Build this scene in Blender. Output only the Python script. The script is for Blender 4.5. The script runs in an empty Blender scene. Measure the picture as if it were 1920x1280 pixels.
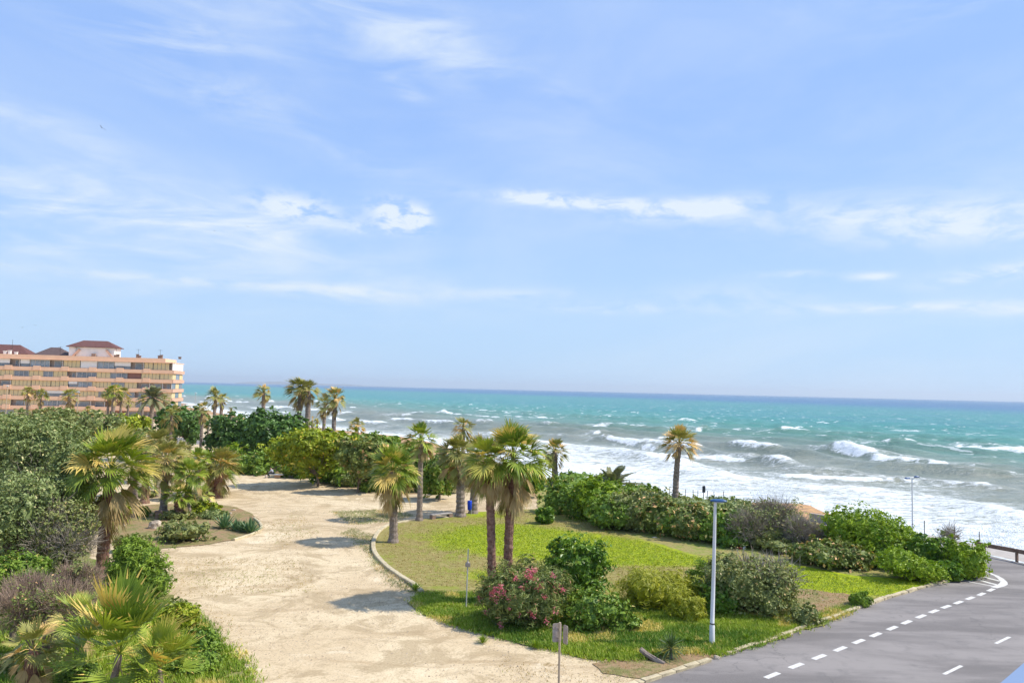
import bpy, bmesh, math, random
import numpy as np
from mathutils import Vector, Matrix, geometry

SC = bpy.context.scene
COL = SC.collection
R_ = math.radians
# ------------------------------------------------------------------ camera
EYE = 12.0
F_PX = 1387.0
PITCH = math.atan(0.0645); ROLL = math.atan(0.0234)
FW = Vector((0, math.cos(PITCH), math.sin(PITCH)))
U0 = Vector((0, -math.sin(PITCH), math.cos(PITCH)))
X0 = Vector((1, 0, 0))
RT = X0 * math.cos(ROLL) + U0 * math.sin(ROLL)
UP = -X0 * math.sin(ROLL) + U0 * math.cos(ROLL)
CAMP = Vector((0, 0, EYE))
cd = bpy.data.cameras.new('camera')
cam = bpy.data.objects.new('camera', cd); COL.objects.link(cam)
cam.matrix_world = Matrix(((RT.x, UP.x, -FW.x, 0), (RT.y, UP.y, -FW.y, 0), (RT.z, UP.z, -FW.z, EYE), (0, 0, 0, 1)))
cd.sensor_fit = 'HORIZONTAL'; cd.sensor_width = 36; cd.lens = 36 * F_PX / 1920
cd.clip_start = 0.1; cd.clip_end = 90000
SC.camera = cam
# ------------------------------------------------------------------ exposure, world, sun
SC.cycles.max_bounces = 6; SC.cycles.diffuse_bounces = 3; SC.cycles.glossy_bounces = 2; SC.cycles.transmission_bounces = 3
SC.view_settings.view_transform = 'Standard'; SC.view_settings.look = 'None'
SC.view_settings.exposure = 0.42; SC.view_settings.gamma = 1
SUN_EL, SUN_AZ = 50.0, 88.0          # azimuth clockwise from +Y
SUN_STRENGTH = 4.0; SKY_STRENGTH = 0.10


def ray(px, py):
    return FW * F_PX + RT * (px - 960) - UP * (py - 640)


def G(px, py, z=0.0):
    r = ray(px, py); t = (z - EYE) / r.z
    return CAMP + r * t


def PD(px, py, d):
    r = ray(px, py); return CAMP + r * (d / r.y)


def azel(px, py):
    r = ray(px, py).normalized()
    return math.atan2(r.x, r.y), math.asin(r.z)


class NT:
    """tiny helper for node trees"""
    def __init__(s, tree):
        s.t = tree; s.n = tree.nodes; s.l = tree.links; s.n.clear()

    def node(s, typ, **kw):
        n = s.n.new(typ)
        for k, v in kw.items(): setattr(n, k, v)
        return n

    def link(s, a, b):
        s.l.new(a, b)

    def put(s, sock, v):
        if hasattr(v, 'is_output') or isinstance(v, bpy.types.NodeSocket): s.l.new(v, sock)
        else:
            if isinstance(v, (tuple, list)) and len(v) == 3 and sock.type == 'RGBA': v = (*v, 1)
            sock.default_value = v

    def math(s, op, a, b=0.0, c=0.0, clamp=False):
        n = s.node('ShaderNodeMath', operation=op); n.use_clamp = clamp
        s.put(n.inputs[0], a); s.put(n.inputs[1], b)
        if len(n.inputs) > 2: s.put(n.inputs[2], c)
        return n.outputs[0]

    def mix(s, f, a, b, blend='MIX'):
        n = s.node('ShaderNodeMix', data_type='RGBA', blend_type=blend)
        s.put(n.inputs[0], f); s.put(n.inputs[6], a); s.put(n.inputs[7], b)
        return n.outputs[2]

    def noise(s, vec, scale, detail=4, rough=0.6, dist=0.0):
        n = s.node('ShaderNodeTexNoise'); n.inputs['Scale'].default_value = scale
        n.inputs['Detail'].default_value = detail; n.inputs['Roughness'].default_value = rough
        n.inputs['Distortion'].default_value = dist
        if vec is not None: s.link(vec, n.inputs['Vector'])
        return n.outputs[0]

    def ramp(s, f, lo, hi):
        n = s.node('ShaderNodeMapRange'); n.interpolation_type = 'SMOOTHSTEP'
        s.put(n.inputs[0], f); n.inputs[1].default_value = lo; n.inputs[2].default_value = hi
        return n.outputs[0]

    def mapping(s, vec, scale=(1, 1, 1), rot=(0, 0, 0), loc=(0, 0, 0)):
        n = s.node('ShaderNodeMapping'); s.link(vec, n.inputs[0])
        n.inputs['Scale'].default_value = scale; n.inputs['Rotation'].default_value = rot
        n.inputs['Location'].default_value = loc
        return n.outputs[0]


w = bpy.data.worlds.new('World'); SC.world = w; w.use_nodes = True
w.cycles.sampling_method = 'MANUAL'; w.cycles.sample_map_resolution = 512
nt = NT(w.node_tree)
sky = nt.node('ShaderNodeTexSky', sky_type='NISHITA'); sky.sun_disc = False
sky.sun_elevation = R_(SUN_EL); sky.sun_rotation = R_(SUN_AZ)
sky.air_density = 1.0; sky.dust_density = 0.6; sky.ozone_density = 1.6; sky.altitude = 0
tc = nt.node('ShaderNodeTexCoord')
sep = nt.node('ShaderNodeSeparateXYZ'); nt.link(tc.outputs['Generated'], sep.inputs[0])
az = nt.math('ARCTAN2', sep.outputs[0], sep.outputs[1])
el = nt.math('ARCSINE', sep.outputs[2])
cmb = nt.node('ShaderNodeCombineXYZ'); nt.link(az, cmb.inputs[0]); nt.link(el, cmb.inputs[1])
uv = cmb.outputs[0]
wisp = nt.noise(nt.mapping(uv, (5, 22, 1), (0, 0, 0.06)), 1.0, 9, 0.62, 0.6)
wisp2 = nt.noise(nt.mapping(uv, (15, 40, 1), (0, 0, -0.03), (3, 7, 0)), 1.0, 8, 0.65, 0.4)
puff = nt.noise(nt.mapping(uv, (30, 60, 1), (0, 0, 0), (1, 2, 0)), 1.0, 8, 0.6, 0.3)
veil = nt.noise(nt.mapping(uv, (2.2, 6, 1), (0, 0, 0.25), (5, 1, 0)), 1.0, 7, 0.6, 0.8)


def blob(px, py, sx, sy, rot=0.0):
    """soft elliptic region of the sky dome, centre as direction, sizes in radians"""
    a, e = azel(px, py)
    dx = nt.math('SUBTRACT', az, a); dy = nt.math('SUBTRACT', el, e)
    c, s_ = math.cos(rot), math.sin(rot)
    u = nt.math('ADD', nt.math('MULTIPLY', dx, c / sx), nt.math('MULTIPLY', dy, s_ / sx))
    v = nt.math('ADD', nt.math('MULTIPLY', dx, -s_ / sy), nt.math('MULTIPLY', dy, c / sy))
    r2 = nt.math('ADD', nt.math('MULTIPLY', u, u), nt.math('MULTIPLY', v, v))
    return nt.math('EXPONENT', nt.math('MULTIPLY', r2, -1.0))


def add_all(L):
    o = L[0]
    for x in L[1:]: o = nt.math('ADD', o, x)
    return o


m_wisp = add_all([nt.math('MULTIPLY', blob(*a), k) for a, k in [
    ((640, 15, .20, .055, -.12), .5), ((330, 60, .12, .06, -.1), .45), ((800, 90, .09, .04, -.2), .5), ((160, 400, .26, .045, -.05), .85), ((480, 425, .17, .032, -.03), .75),
    ((80, 235, .12, .02, -.25), .45), ((380, 540, .35, .03, -.03), .35), ((170, 465, .16, .012), .7), ((540, 230, .30, .03, -.28), .35), ((760, 168, .035, .010, -.45), .55),
    ((1000, 160, .12, .02, -.25), .25), ((1780, 15, .10, .02), .4), ((700, 545, .15, .018), .4), ((1700, 400, .20, .045, -.06), .3)]])
m_str = add_all([nt.math('MULTIPLY', blob(*a), k) for a, k in [
    ((1110, 380, .13, .009, -.05), 1.0), ((1300, 392, .09, .013, .05), 1.1), ((1010, 372, .05, .008, -.08), .9), ((1700, 405, .20, .022, -.05), .7), ((1850, 435, .12, .014), .55),
    ((1870, 514, .06, .009, .08), 1.25), ((1640, 518, .03, .005), .9), ((1490, 513, .05, .004), .6), ((950, 550, .09, .008), .45), ((1130, 578, .08, .007), .7), ((1690, 576, .13, .006), .75),
    ((620, 545, .14, .010), .4), ((1370, 560, .10, .02), .4), ((1900, 582, .05, .006), .6), ((260, 520, .2, .006), .5)]])
m_puf = add_all([nt.math('MULTIPLY', blob(*a), k) for a, k in [
    ((742, 400, .034, .017, -.1), 1.35), ((788, 412, .014, .014), 1.2), ((715, 428, .05, .008), .6), ((530, 385, .05, .016), .7), ((590, 400, .05, .015, -.2), .6)]])
c1 = nt.math('MULTIPLY', nt.ramp(wisp, .36, .72), m_wisp)
c2 = nt.math('MULTIPLY', nt.ramp(wisp2, .34, .62), m_str)
c3 = nt.math('MULTIPLY', nt.ramp(puff, .36, .58), m_puf)
c0 = nt.math('MULTIPLY', nt.ramp(veil, .35, .8), .30)
cl = nt.math('ADD', nt.math('ADD', nt.math('MULTIPLY', c1, .95), c2), nt.math('ADD', c3, c0), clamp=False)
cl = nt.math('MINIMUM', cl, 0.93)
low = nt.ramp(el, 0.40, -0.02)       # paler air low over the sea
base = nt.mix(.75, sky.outputs[0], (2.85, 4.6, 8.6))
base = nt.mix(nt.math('MULTIPLY', low, .68), base, (4.2, 6.0, 7.5))
base = nt.mix(cl, base, (6.1, 6.8, 7.5))
bg = nt.node('ShaderNodeBackground'); nt.link(base, bg.inputs[0]); bg.inputs[1].default_value = SKY_STRENGTH
wo = nt.node('ShaderNodeOutputWorld'); nt.link(bg.outputs[0], wo.inputs[0])

sd = bpy.data.lights.new('sun', 'SUN'); sd.energy = SUN_STRENGTH; sd.angle = R_(0.55); sd.color = (1.0, .95, .86)
sun = bpy.data.objects.new('sun', sd); COL.objects.link(sun)
SDIR = Vector((math.sin(R_(SUN_AZ)) * math.cos(R_(SUN_EL)), math.cos(R_(SUN_AZ)) * math.cos(R_(SUN_EL)), math.sin(R_(SUN_EL))))
sun.rotation_euler = (-SDIR).to_track_quat('-Z', 'Y').to_euler(); sun.location = SDIR * 60

# ------------------------------------------------------------------ helpers
rng = np.random.default_rng(11)
random.seed(5)


def tag(o, label=None, cat=None, group=None, kind=None):
    if label: o['label'] = label
    if cat: o['category'] = cat
    if group: o['group'] = group
    if kind: o['kind'] = kind
    return o


def empty(name, loc, label, cat, group=None, rz=0.0):
    o = bpy.data.objects.new(name, None); COL.objects.link(o)
    o.location = loc; o.rotation_euler = (0, 0, rz); o.empty_display_size = .3
    return tag(o, label, cat, group)


class MB:
    """collects numpy chunks (triangles / quads) into one mesh"""
    def __init__(s):
        s.v = []; s.f = []; s.t = []; s.n = 0

    def add(s, v, f, tint=None):
        v = np.asarray(v, dtype=np.float32).reshape(-1, 3); f = np.asarray(f, dtype=np.int64)
        s.v.append(v); s.f.append(f + s.n); s.n += len(v)
        if tint is None: tint = np.full(len(f), .5)
        elif np.isscalar(tint): tint = np.full(len(f), float(tint))
        s.t.append(np.asarray(tint, dtype=np.float32))
        return s

    def box(s, c, size, rz=0.0, tint=None, rot=None, bevel=0.0):
        sx, sy, sz = size[0] / 2, size[1] / 2, size[2] / 2
        b = min(bevel, sx * .45, sy * .45, sz * .45)
        M = rot if rot is not None else Matrix.Rotation(rz, 3, 'Z')
        C = Vector(c)
        if b <= 0:
            vs = [C + M @ Vector((x * sx, y * sy, z * sz)) for z in (-1, 1) for y in (-1, 1) for x in (-1, 1)]
            fs = [(0, 2, 3, 1), (4, 5, 7, 6), (0, 1, 5, 4), (2, 6, 7, 3), (0, 4, 6, 2), (1, 3, 7, 5)]
            return s.add([tuple(v) for v in vs], fs, tint)
        bm = bmesh.new(); bmesh.ops.create_cube(bm, size=1)
        for v in bm.verts: v.co = Vector((v.co.x * 2 * sx, v.co.y * 2 * sy, v.co.z * 2 * sz))
        bmesh.ops.bevel(bm, geom=bm.edges[:], offset=b, segments=2, affect='EDGES')
        bmesh.ops.triangulate(bm, faces=bm.faces[:])
        bm.verts.index_update()
        s.add([tuple(C + M @ v.co) for v in bm.verts], [[v.index for v in f.verts] for f in bm.faces], tint); bm.free()
        return s

    def tube(s, pts, rad, sides=8, cap=True, tint=None, jit=0.0):
        pts = [Vector(p) for p in pts]; n = len(pts); vs = []
        ref = None
        for i, p in enumerate(pts):
            t = (pts[min(i + 1, n - 1)] - pts[max(i - 1, 0)]).normalized()
            if ref is None:
                ref = t.orthogonal().normalized()
            ref = (ref - t * ref.dot(t)).normalized(); b = t.cross(ref)
            for k in range(sides):
                a = 2 * math.pi * k / sides
                r = rad[i] * (1 + random.uniform(-jit, jit))
                vs.append(tuple(p + (ref * math.cos(a) + b * math.sin(a)) * r))
        fs = [(i * sides + k, i * sides + (k + 1) % sides, (i + 1) * sides + (k + 1) % sides, (i + 1) * sides + k)
              for i in range(n - 1) for k in range(sides)]
        s.add(vs, fs, tint)
        if cap:
            for i0, p in ((0, pts[0]), ((n - 1) * sides, pts[-1])):
                ring = vs[i0:i0 + sides]
                s.add(ring + [tuple(p)], [(k, (k + 1) % sides, sides) for k in range(sides)], tint)
        return s

    def build(s, name, mat, parent=None, smooth=False, attrs=None):
        me = bpy.data.meshes.new(name)
        V = np.concatenate(s.v) if s.v else np.zeros((0, 3), np.float32)
        lt = np.concatenate([np.full(len(f), f.shape[1], dtype=np.int32) for f in s.f])
        li = np.concatenate([f.reshape(-1) for f in s.f]).astype(np.int32)
        me.vertices.add(len(V)); me.vertices.foreach_set('co', V.reshape(-1))
        me.loops.add(len(li)); me.loops.foreach_set('vertex_index', li)
        me.polygons.add(len(lt))
        ls = np.concatenate([[0], np.cumsum(lt)[:-1]]).astype(np.int32)
        me.polygons.foreach_set('loop_start', ls)
        me.polygons.foreach_set('loop_total', lt)
        me.polygons.foreach_set('use_smooth', np.full(len(lt), bool(smooth)))
        at = me.attributes.new('tint', 'FLOAT', 'FACE'); at.data.foreach_set('value', np.concatenate(s.t))
        if attrs:
            for k, a in attrs.items():
                q = me.attributes.new(k, 'FLOAT', 'POINT'); q.data.foreach_set('value', np.asarray(a, dtype=np.float32))
        me.update(calc_edges=True); me.validate()
        if mat: me.materials.append(mat)
        o = bpy.data.objects.new(name, me); COL.objects.link(o)
        if parent: o.parent = parent
        return o


def basemat(name, rough=.8, spec=.3):
    m = bpy.data.materials.new(name); m.use_nodes = True
    t = NT(m.node_tree)
    p = t.node('ShaderNodeBsdfPrincipled'); o = t.node('ShaderNodeOutputMaterial'); t.link(p.outputs[0], o.inputs[0])
    p.inputs['Roughness'].default_value = rough; p.inputs['Specular IOR Level'].default_value = spec
    return m, t, p, o


def bump(t, p, h, strength, dist=.02):
    b = t.node('ShaderNodeBump'); b.inputs['Strength'].default_value = strength; b.inputs['Distance'].default_value = dist
    t.link(h, b.inputs['Height']); t.link(b.outputs[0], p.inputs['Normal'])


def simple(name, col, var=.15, scale=3, rough=.75, bmp=.2, col2=None, spec=.3, metal=0.0):
    m, t, p, o = basemat(name, rough, spec)
    tcn = t.node('ShaderNodeTexCoord')
    n = t.noise(tcn.outputs['Object'], scale, 6, .65)
    n2 = t.noise(tcn.outputs['Object'], scale * 9, 4, .6)
    c2 = col2 if col2 else tuple(c * (1 - var * 2) for c in col)
    f = t.ramp(t.math('ADD', t.math('MULTIPLY', n, .7), t.math('MULTIPLY', n2, .3)), .35, .65)
    t.link(t.mix(f, c2, col), p.inputs[0]); p.inputs['Metallic'].default_value = metal
    if bmp: bump(t, p, n2, bmp)
    return m


def leafmat(name, a, b, c=None, trans=.20, rough=.5):
    """leaf colours: face tint runs from a to b, a share of c (dry or pale leaves)"""
    m = bpy.data.materials.new(name); m.use_nodes = True
    t = NT(m.node_tree)
    at = t.node('ShaderNodeAttribute', attribute_name='tint')
    tcn = t.node('ShaderNodeTexCoord')
    n = t.noise(tcn.outputs['Object'], 1.1, 3, .6)
    f = t.math('ADD', t.math('MULTIPLY', at.outputs['Fac'], .75), t.math('MULTIPLY', t.math('SUBTRACT', n, .38), 1.0), clamp=True)
    col = t.mix(f, a, b)
    if c: col = t.mix(t.ramp(at.outputs['Fac'], .86, .96), col, c)
    p = t.node('ShaderNodeBsdfPrincipled'); p.inputs['Roughness'].default_value = rough
    p.inputs['Specular IOR Level'].default_value = .35
    tr = t.node('ShaderNodeBsdfTranslucent'); t.link(col, p.inputs[0])
    t.link(t.mix(1.0, col, (1.0, 1.05, .5), 'MULTIPLY'), tr.inputs[0])
    ms = t.node('ShaderNodeMixShader'); ms.inputs[0].default_value = trans
    t.link(p.outputs[0], ms.inputs[1]); t.link(tr.outputs[0], ms.inputs[2])
    o = t.node('ShaderNodeOutputMaterial'); t.link(ms.outputs[0], o.inputs[0])
    return m


# value noise in numpy (world space)
_perm = rng.random((256, 256)).astype(np.float32)


def vn(x, y):
    xi = np.floor(x).astype(int); yi = np.floor(y).astype(int)
    fx = x - xi; fy = y - yi
    fx = fx * fx * (3 - 2 * fx); fy = fy * fy * (3 - 2 * fy)
    a = _perm[xi & 255, yi & 255]; b = _perm[(xi + 1) & 255, yi & 255]
    c = _perm[xi & 255, (yi + 1) & 255]; d = _perm[(xi + 1) & 255, (yi + 1) & 255]
    return (a * (1 - fx) + b * fx) * (1 - fy) + (c * (1 - fx) + d * fx) * fy


def fbm(x, y, o=4):
    s = 0; a = .5; t = 0
    for i in range(o):
        s = s + a * vn(x * 2 ** i + 17 * i, y * 2 ** i + 31 * i); t += a; a *= .5
    return s / t


def sstep(a, b, x):
    t = np.clip((x - a) / (b - a), 0, 1); return t * t * (3 - 2 * t)


# ------------------------------------------------------------------ coastline (world metres)
SHORE = np.array([(900, -500), (300, -170), (100, 5), (62, 38), (48, 50), (43, 60), (41, 72), (39.5, 88), (36.5, 99), (31, 105), (22, 108),
                  (12, 121), (6, 150), (-8, 188), (-30, 212), (-62, 245), (-110, 320), (-175, 420), (-235, 520), (-400, 700), (-3500, 2200)], float)
SEA_Z = -3.0


def shore_dist(x, y):
    """signed distance: positive on the sea side"""
    best = np.full(x.shape, 1e9); sg = np.ones(x.shape)
    for (ax, ay), (bx, by) in zip(SHORE[:-1], SHORE[1:]):
        ex, ey = bx - ax, by - ay; L2 = ex * ex + ey * ey
        t = np.clip(((x - ax) * ex + (y - ay) * ey) / L2, 0, 1)
        dx = x - (ax + t * ex); dy = y - (ay + t * ey); d = np.hypot(dx, dy)
        cr = ex * (y - ay) - ey * (x - ax)
        m = d < best - 1e-6
        best = np.where(m, d, best); sg = np.where(m, np.where(cr < 0, 1.0, -1.0), sg)
    return best * sg


def inpoly(x, y, P):
    c = np.zeros(x.shape, bool); n = len(P)
    for i in range(n):
        x1, y1 = P[i]; x2, y2 = P[(i + 1) % n]
        if y1 == y2: continue
        c ^= ((y1 > y) != (y2 > y)) & (x < (x2 - x1) * (y - y1) / (y2 - y1) + x1)
    return c


def WP(pp, z=0.0):
    return [(G(a, b, z).x, G(a, b, z).y) for a, b in pp]


# ------------------------------------------------------------------ setting materials
def mat_sand():
    m, t, p, o = basemat('sand_gravel', .95, .1)
    g = t.node('ShaderNodeTexCoord').outputs['Object']
    big = t.noise(g, .09, 6, .62, .6)
    streak = t.noise(t.mapping(g, (.16, .55, 1), (0, 0, .25)), 1, 7, .68, .8)
    mid = t.noise(g, 1.6, 6, .65)
    fine = t.noise(g, 9, 5, .78)
    c = t.mix(t.ramp(big, .38, .62), (.68, .545, .35), (.58, .445, .275))
    c = t.mix(t.math('MULTIPLY', t.ramp(streak, .50, .66), .75), c, (.42, .30, .17))
    c = t.mix(t.math('MULTIPLY', t.ramp(mid, .50, .66), .50), c, (.44, .335, .21))
    c = t.mix(t.math('MULTIPLY', t.ramp(fine, .52, .62), .72), c, (.34, .26, .17))
    c = t.mix(t.math('MULTIPLY', t.ramp(fine, .45, .33), .50), c, (.74, .62, .43))
    v = t.node('ShaderNodeTexVoronoi'); t.link(g, v.inputs['Vector']); v.inputs['Scale'].default_value = 5.5
    spk = t.math('MULTIPLY', t.ramp(v.outputs['Distance'], .20, .08), t.ramp(t.noise(g, .8, 3), .52, .60))
    c = t.mix(t.math('MULTIPLY', spk, .7), c, (.20, .16, .11))
    at = t.node('ShaderNodeAttribute', attribute_name='rock').outputs['Fac']
    pat = t.noise(g, .28, 7, .72, 1.2)
    c = t.mix(t.math('MULTIPLY', t.ramp(pat, .49, .58), t.math('ADD', t.math('MULTIPLY', fine, 1.0), .12)), c, (.36, .265, .15))
    c = t.mix(t.math('MULTIPLY', t.ramp(pat, .42, .34), .45), c, (.78, .67, .48))
    rk = t.mix(t.ramp(mid, .4, .62), (.56, .33, .155), (.30, .19, .12))
    c = t.mix(t.ramp(t.math('ADD', at, t.math('MULTIPLY', t.math('SUBTRACT', mid, .5), .5)), .35, .6), c, rk)
    wet = t.node('ShaderNodeAttribute', attribute_name='wet').outputs['Fac']
    c = t.mix(wet, c, (.14, .11, .085))
    t.link(c, p.inputs[0])
    bump(t, p, t.math('ADD', mid, fine), .5, .04)
    return m


def mat_soil(name, a, b, c_, green=None, gamt=0.0):
    m, t, p, o = basemat(name, .95, .1)
    g = t.node('ShaderNodeTexCoord').outputs['Object']
    n1 = t.noise(g, .5, 6, .65, .5); n2 = t.noise(g, 4, 6, .7); n3 = t.noise(g, 22, 4, .7)
    c = t.mix(t.ramp(n1, .38, .62), a, b)
    c = t.mix(t.math('MULTIPLY', t.ramp(n2, .48, .66), .6), c, c_)
    if green: c = t.mix(t.math('MULTIPLY', t.ramp(t.math('ADD', n1, t.math('MULTIPLY', n2, .4)), .62, .80), gamt), c, green)
    c = t.mix(t.math('MULTIPLY', t.ramp(n3, .45, .7), .5), c, tuple(x * .5 for x in a))
    t.link(c, p.inputs[0]); bump(t, p, t.math('ADD', n2, n3), .7, .05)
    return m


def mat_lawn():
    m, t, p, o = basemat('lawn_grass', .9, .15)
    g = t.node('ShaderNodeTexCoord').outputs['Object']
    at = t.node('ShaderNodeAttribute', attribute_name='green').outputs['Fac']
    n1 = t.noise(g, .38, 8, .72, .8); n2 = t.noise(t.mapping(g, (1, 2.2, 1)), 1.8, 8, .76); n3 = t.noise(g, 26, 4, .7)
    f = t.ramp(t.math('ADD', at, t.math('ADD', t.math('MULTIPLY', t.math('SUBTRACT', n1, .5), .9), t.math('MULTIPLY', t.math('SUBTRACT', n2, .5), .7))), .25, .75)
    gr = t.mix(t.ramp(n2, .38, .62), (.18, .27, .007), (.42, .46, .012))
    dr = t.mix(t.ramp(n2, .35, .65), (.22, .19, .05), (.40, .32, .13))
    dr = t.mix(t.math('MULTIPLY', t.ramp(n1, .48, .62), .7), dr, (.24, .28, .03))
    c = t.mix(f, dr, gr)
    c = t.mix(t.math('MULTIPLY', t.ramp(n3, .42, .68), .45), c, (.10, .11, .015))
    t.link(c, p.inputs[0]); bump(t, p, t.math('ADD', n2, n3), .45, .04)
    return m


def mat_asphalt():
    m, t, p, o = basemat('asphalt', .85, .25)
    g = t.node('ShaderNodeTexCoord').outputs['Object']
    n1 = t.noise(t.mapping(g, (.10, .45, 1), (0, 0, -.75)), 1, 6, .6, .3); n2 = t.noise(g, .9, 6, .7); n3 = t.noise(g, 35, 3, .7)
    c = t.mix(t.ramp(n1, .35, .65), (.155, .137, .125), (.27, .24, .218))
    c = t.mix(t.math('MULTIPLY', t.ramp(n2, .50, .68), .5), c, (.14, .128, .12))
    c = t.mix(t.math('MULTIPLY', t.ramp(n3, .45, .65), .35), c, (.31, .285, .265))
    v = t.node('ShaderNodeTexVoronoi', feature='DISTANCE_TO_EDGE'); v.inputs['Scale'].default_value = .13
    wv = t.node('ShaderNodeVectorMath', operation='ADD'); t.link(g, wv.inputs[0])
    nv = t.node('ShaderNodeTexNoise'); nv.inputs['Scale'].default_value = .6; nv.inputs['Detail'].default_value = 6; t.link(g, nv.inputs['Vector'])
    sc = t.node('ShaderNodeVectorMath', operation='SCALE'); t.link(nv.outputs['Color'], sc.inputs[0]); sc.inputs['Scale'].default_value = 2.5
    t.link(sc.outputs[0], wv.inputs[1]); t.link(wv.outputs[0], v.inputs['Vector'])
    c = t.mix(t.math('MULTIPLY', t.ramp(v.outputs['Distance'], .004, .001), .35), c, (.09, .085, .08))
    t.link(c, p.inputs[0]); bump(t, p, n3, .3, .01)
    return m


def mat_sea():
    m, t, p, o = basemat('sea_water', .28, .35)
    g = t.node('ShaderNodeTexCoord').outputs['Object']
    A = lambda k: t.node('ShaderNodeAttribute', attribute_name=k).outputs['Fac']
    deep, foam, off = A('deep'), A('foam'), A('off')
    n0 = t.noise(t.mapping(g, (.012, .03, 1), (0, 0, .1)), 1, 6, .6, .5)
    d2 = t.math('ADD', deep, t.math('MULTIPLY', t.math('SUBTRACT', n0, .5), .30))
    cr = t.node('ShaderNodeValToRGB'); t.link(d2, cr.inputs[0])
    e = cr.color_ramp.elements
    e[0].position = 0.0; e[0].color = (.27, .275, .205, 1)
    e[1].position = 1.0; e[1].color = (.020, .12, .24, 1)
    for pos, c in ((.20, (.19, .24, .165)), (.34, (.125, .25, .175)), (.50, (.068, .265, .20)), (.72, (.034, .235, .205)), (.88, (.020, .15, .24))):
        q = e.new(pos); q.color = (*c, 1)
    col = cr.outputs[0]
    # streaks of choppy dark and light
    s1 = t.noise(t.mapping(g, (.05, .22, 1), (0, 0, .08)), 1, 8, .7, .4)
    col = t.mix(t.math('MULTIPLY', t.ramp(s1, .40, .62), .60), col, t.mix(1.0, col, (.55, .66, .72), 'MULTIPLY'))
    # foam
    f1 = t.noise(t.mapping(g, (.22, .55, 1), (0, 0, .35)), 1, 9, .72, 1.4)
    f2 = t.noise(t.mapping(g, (.9, 1.6, 1), (0, 0, .35)), 1, 7, .72, .9)
    fm = t.math('ADD', t.math('MULTIPLY', f1, .62), t.math('MULTIPLY', f2, .38))
    ff = t.ramp(t.math('ADD', foam, t.math('MULTIPLY', t.math('SUBTRACT', fm, .5), 3.0)), .36, .92)
    # far white caps
    w1 = t.noise(t.mapping(g, (.20, .13, 1), (0, 0, .05)), 1, 5, .62, .3)
    w2 = t.noise(t.mapping(g, (.025, .035, 1), (0, 0, .3), (4, 9, 0)), 1, 5, .65, .4)
    caps = t.math('MULTIPLY', t.ramp(t.math('ADD', w1, t.math('MULTIPLY', t.math('SUBTRACT', w2, .5), .35)), .618, .675), t.math('MULTIPLY', off, .85))
    ff = t.math('MAXIMUM', ff, caps)
    col = t.mix(ff, col, (.80, .82, .81))
    t.link(col, p.inputs[0])
    t.link(t.math('ADD', t.math('MULTIPLY', ff, .5), .34), p.inputs['Roughness'])
    r1 = t.noise(t.mapping(g, (.5, 1.3, 1), (0, 0, .1)), 1, 6, .7)
    bump(t, p, t.math('ADD', r1, t.math('MULTIPLY', fm, .8)), .75, .6)
    return m


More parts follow.
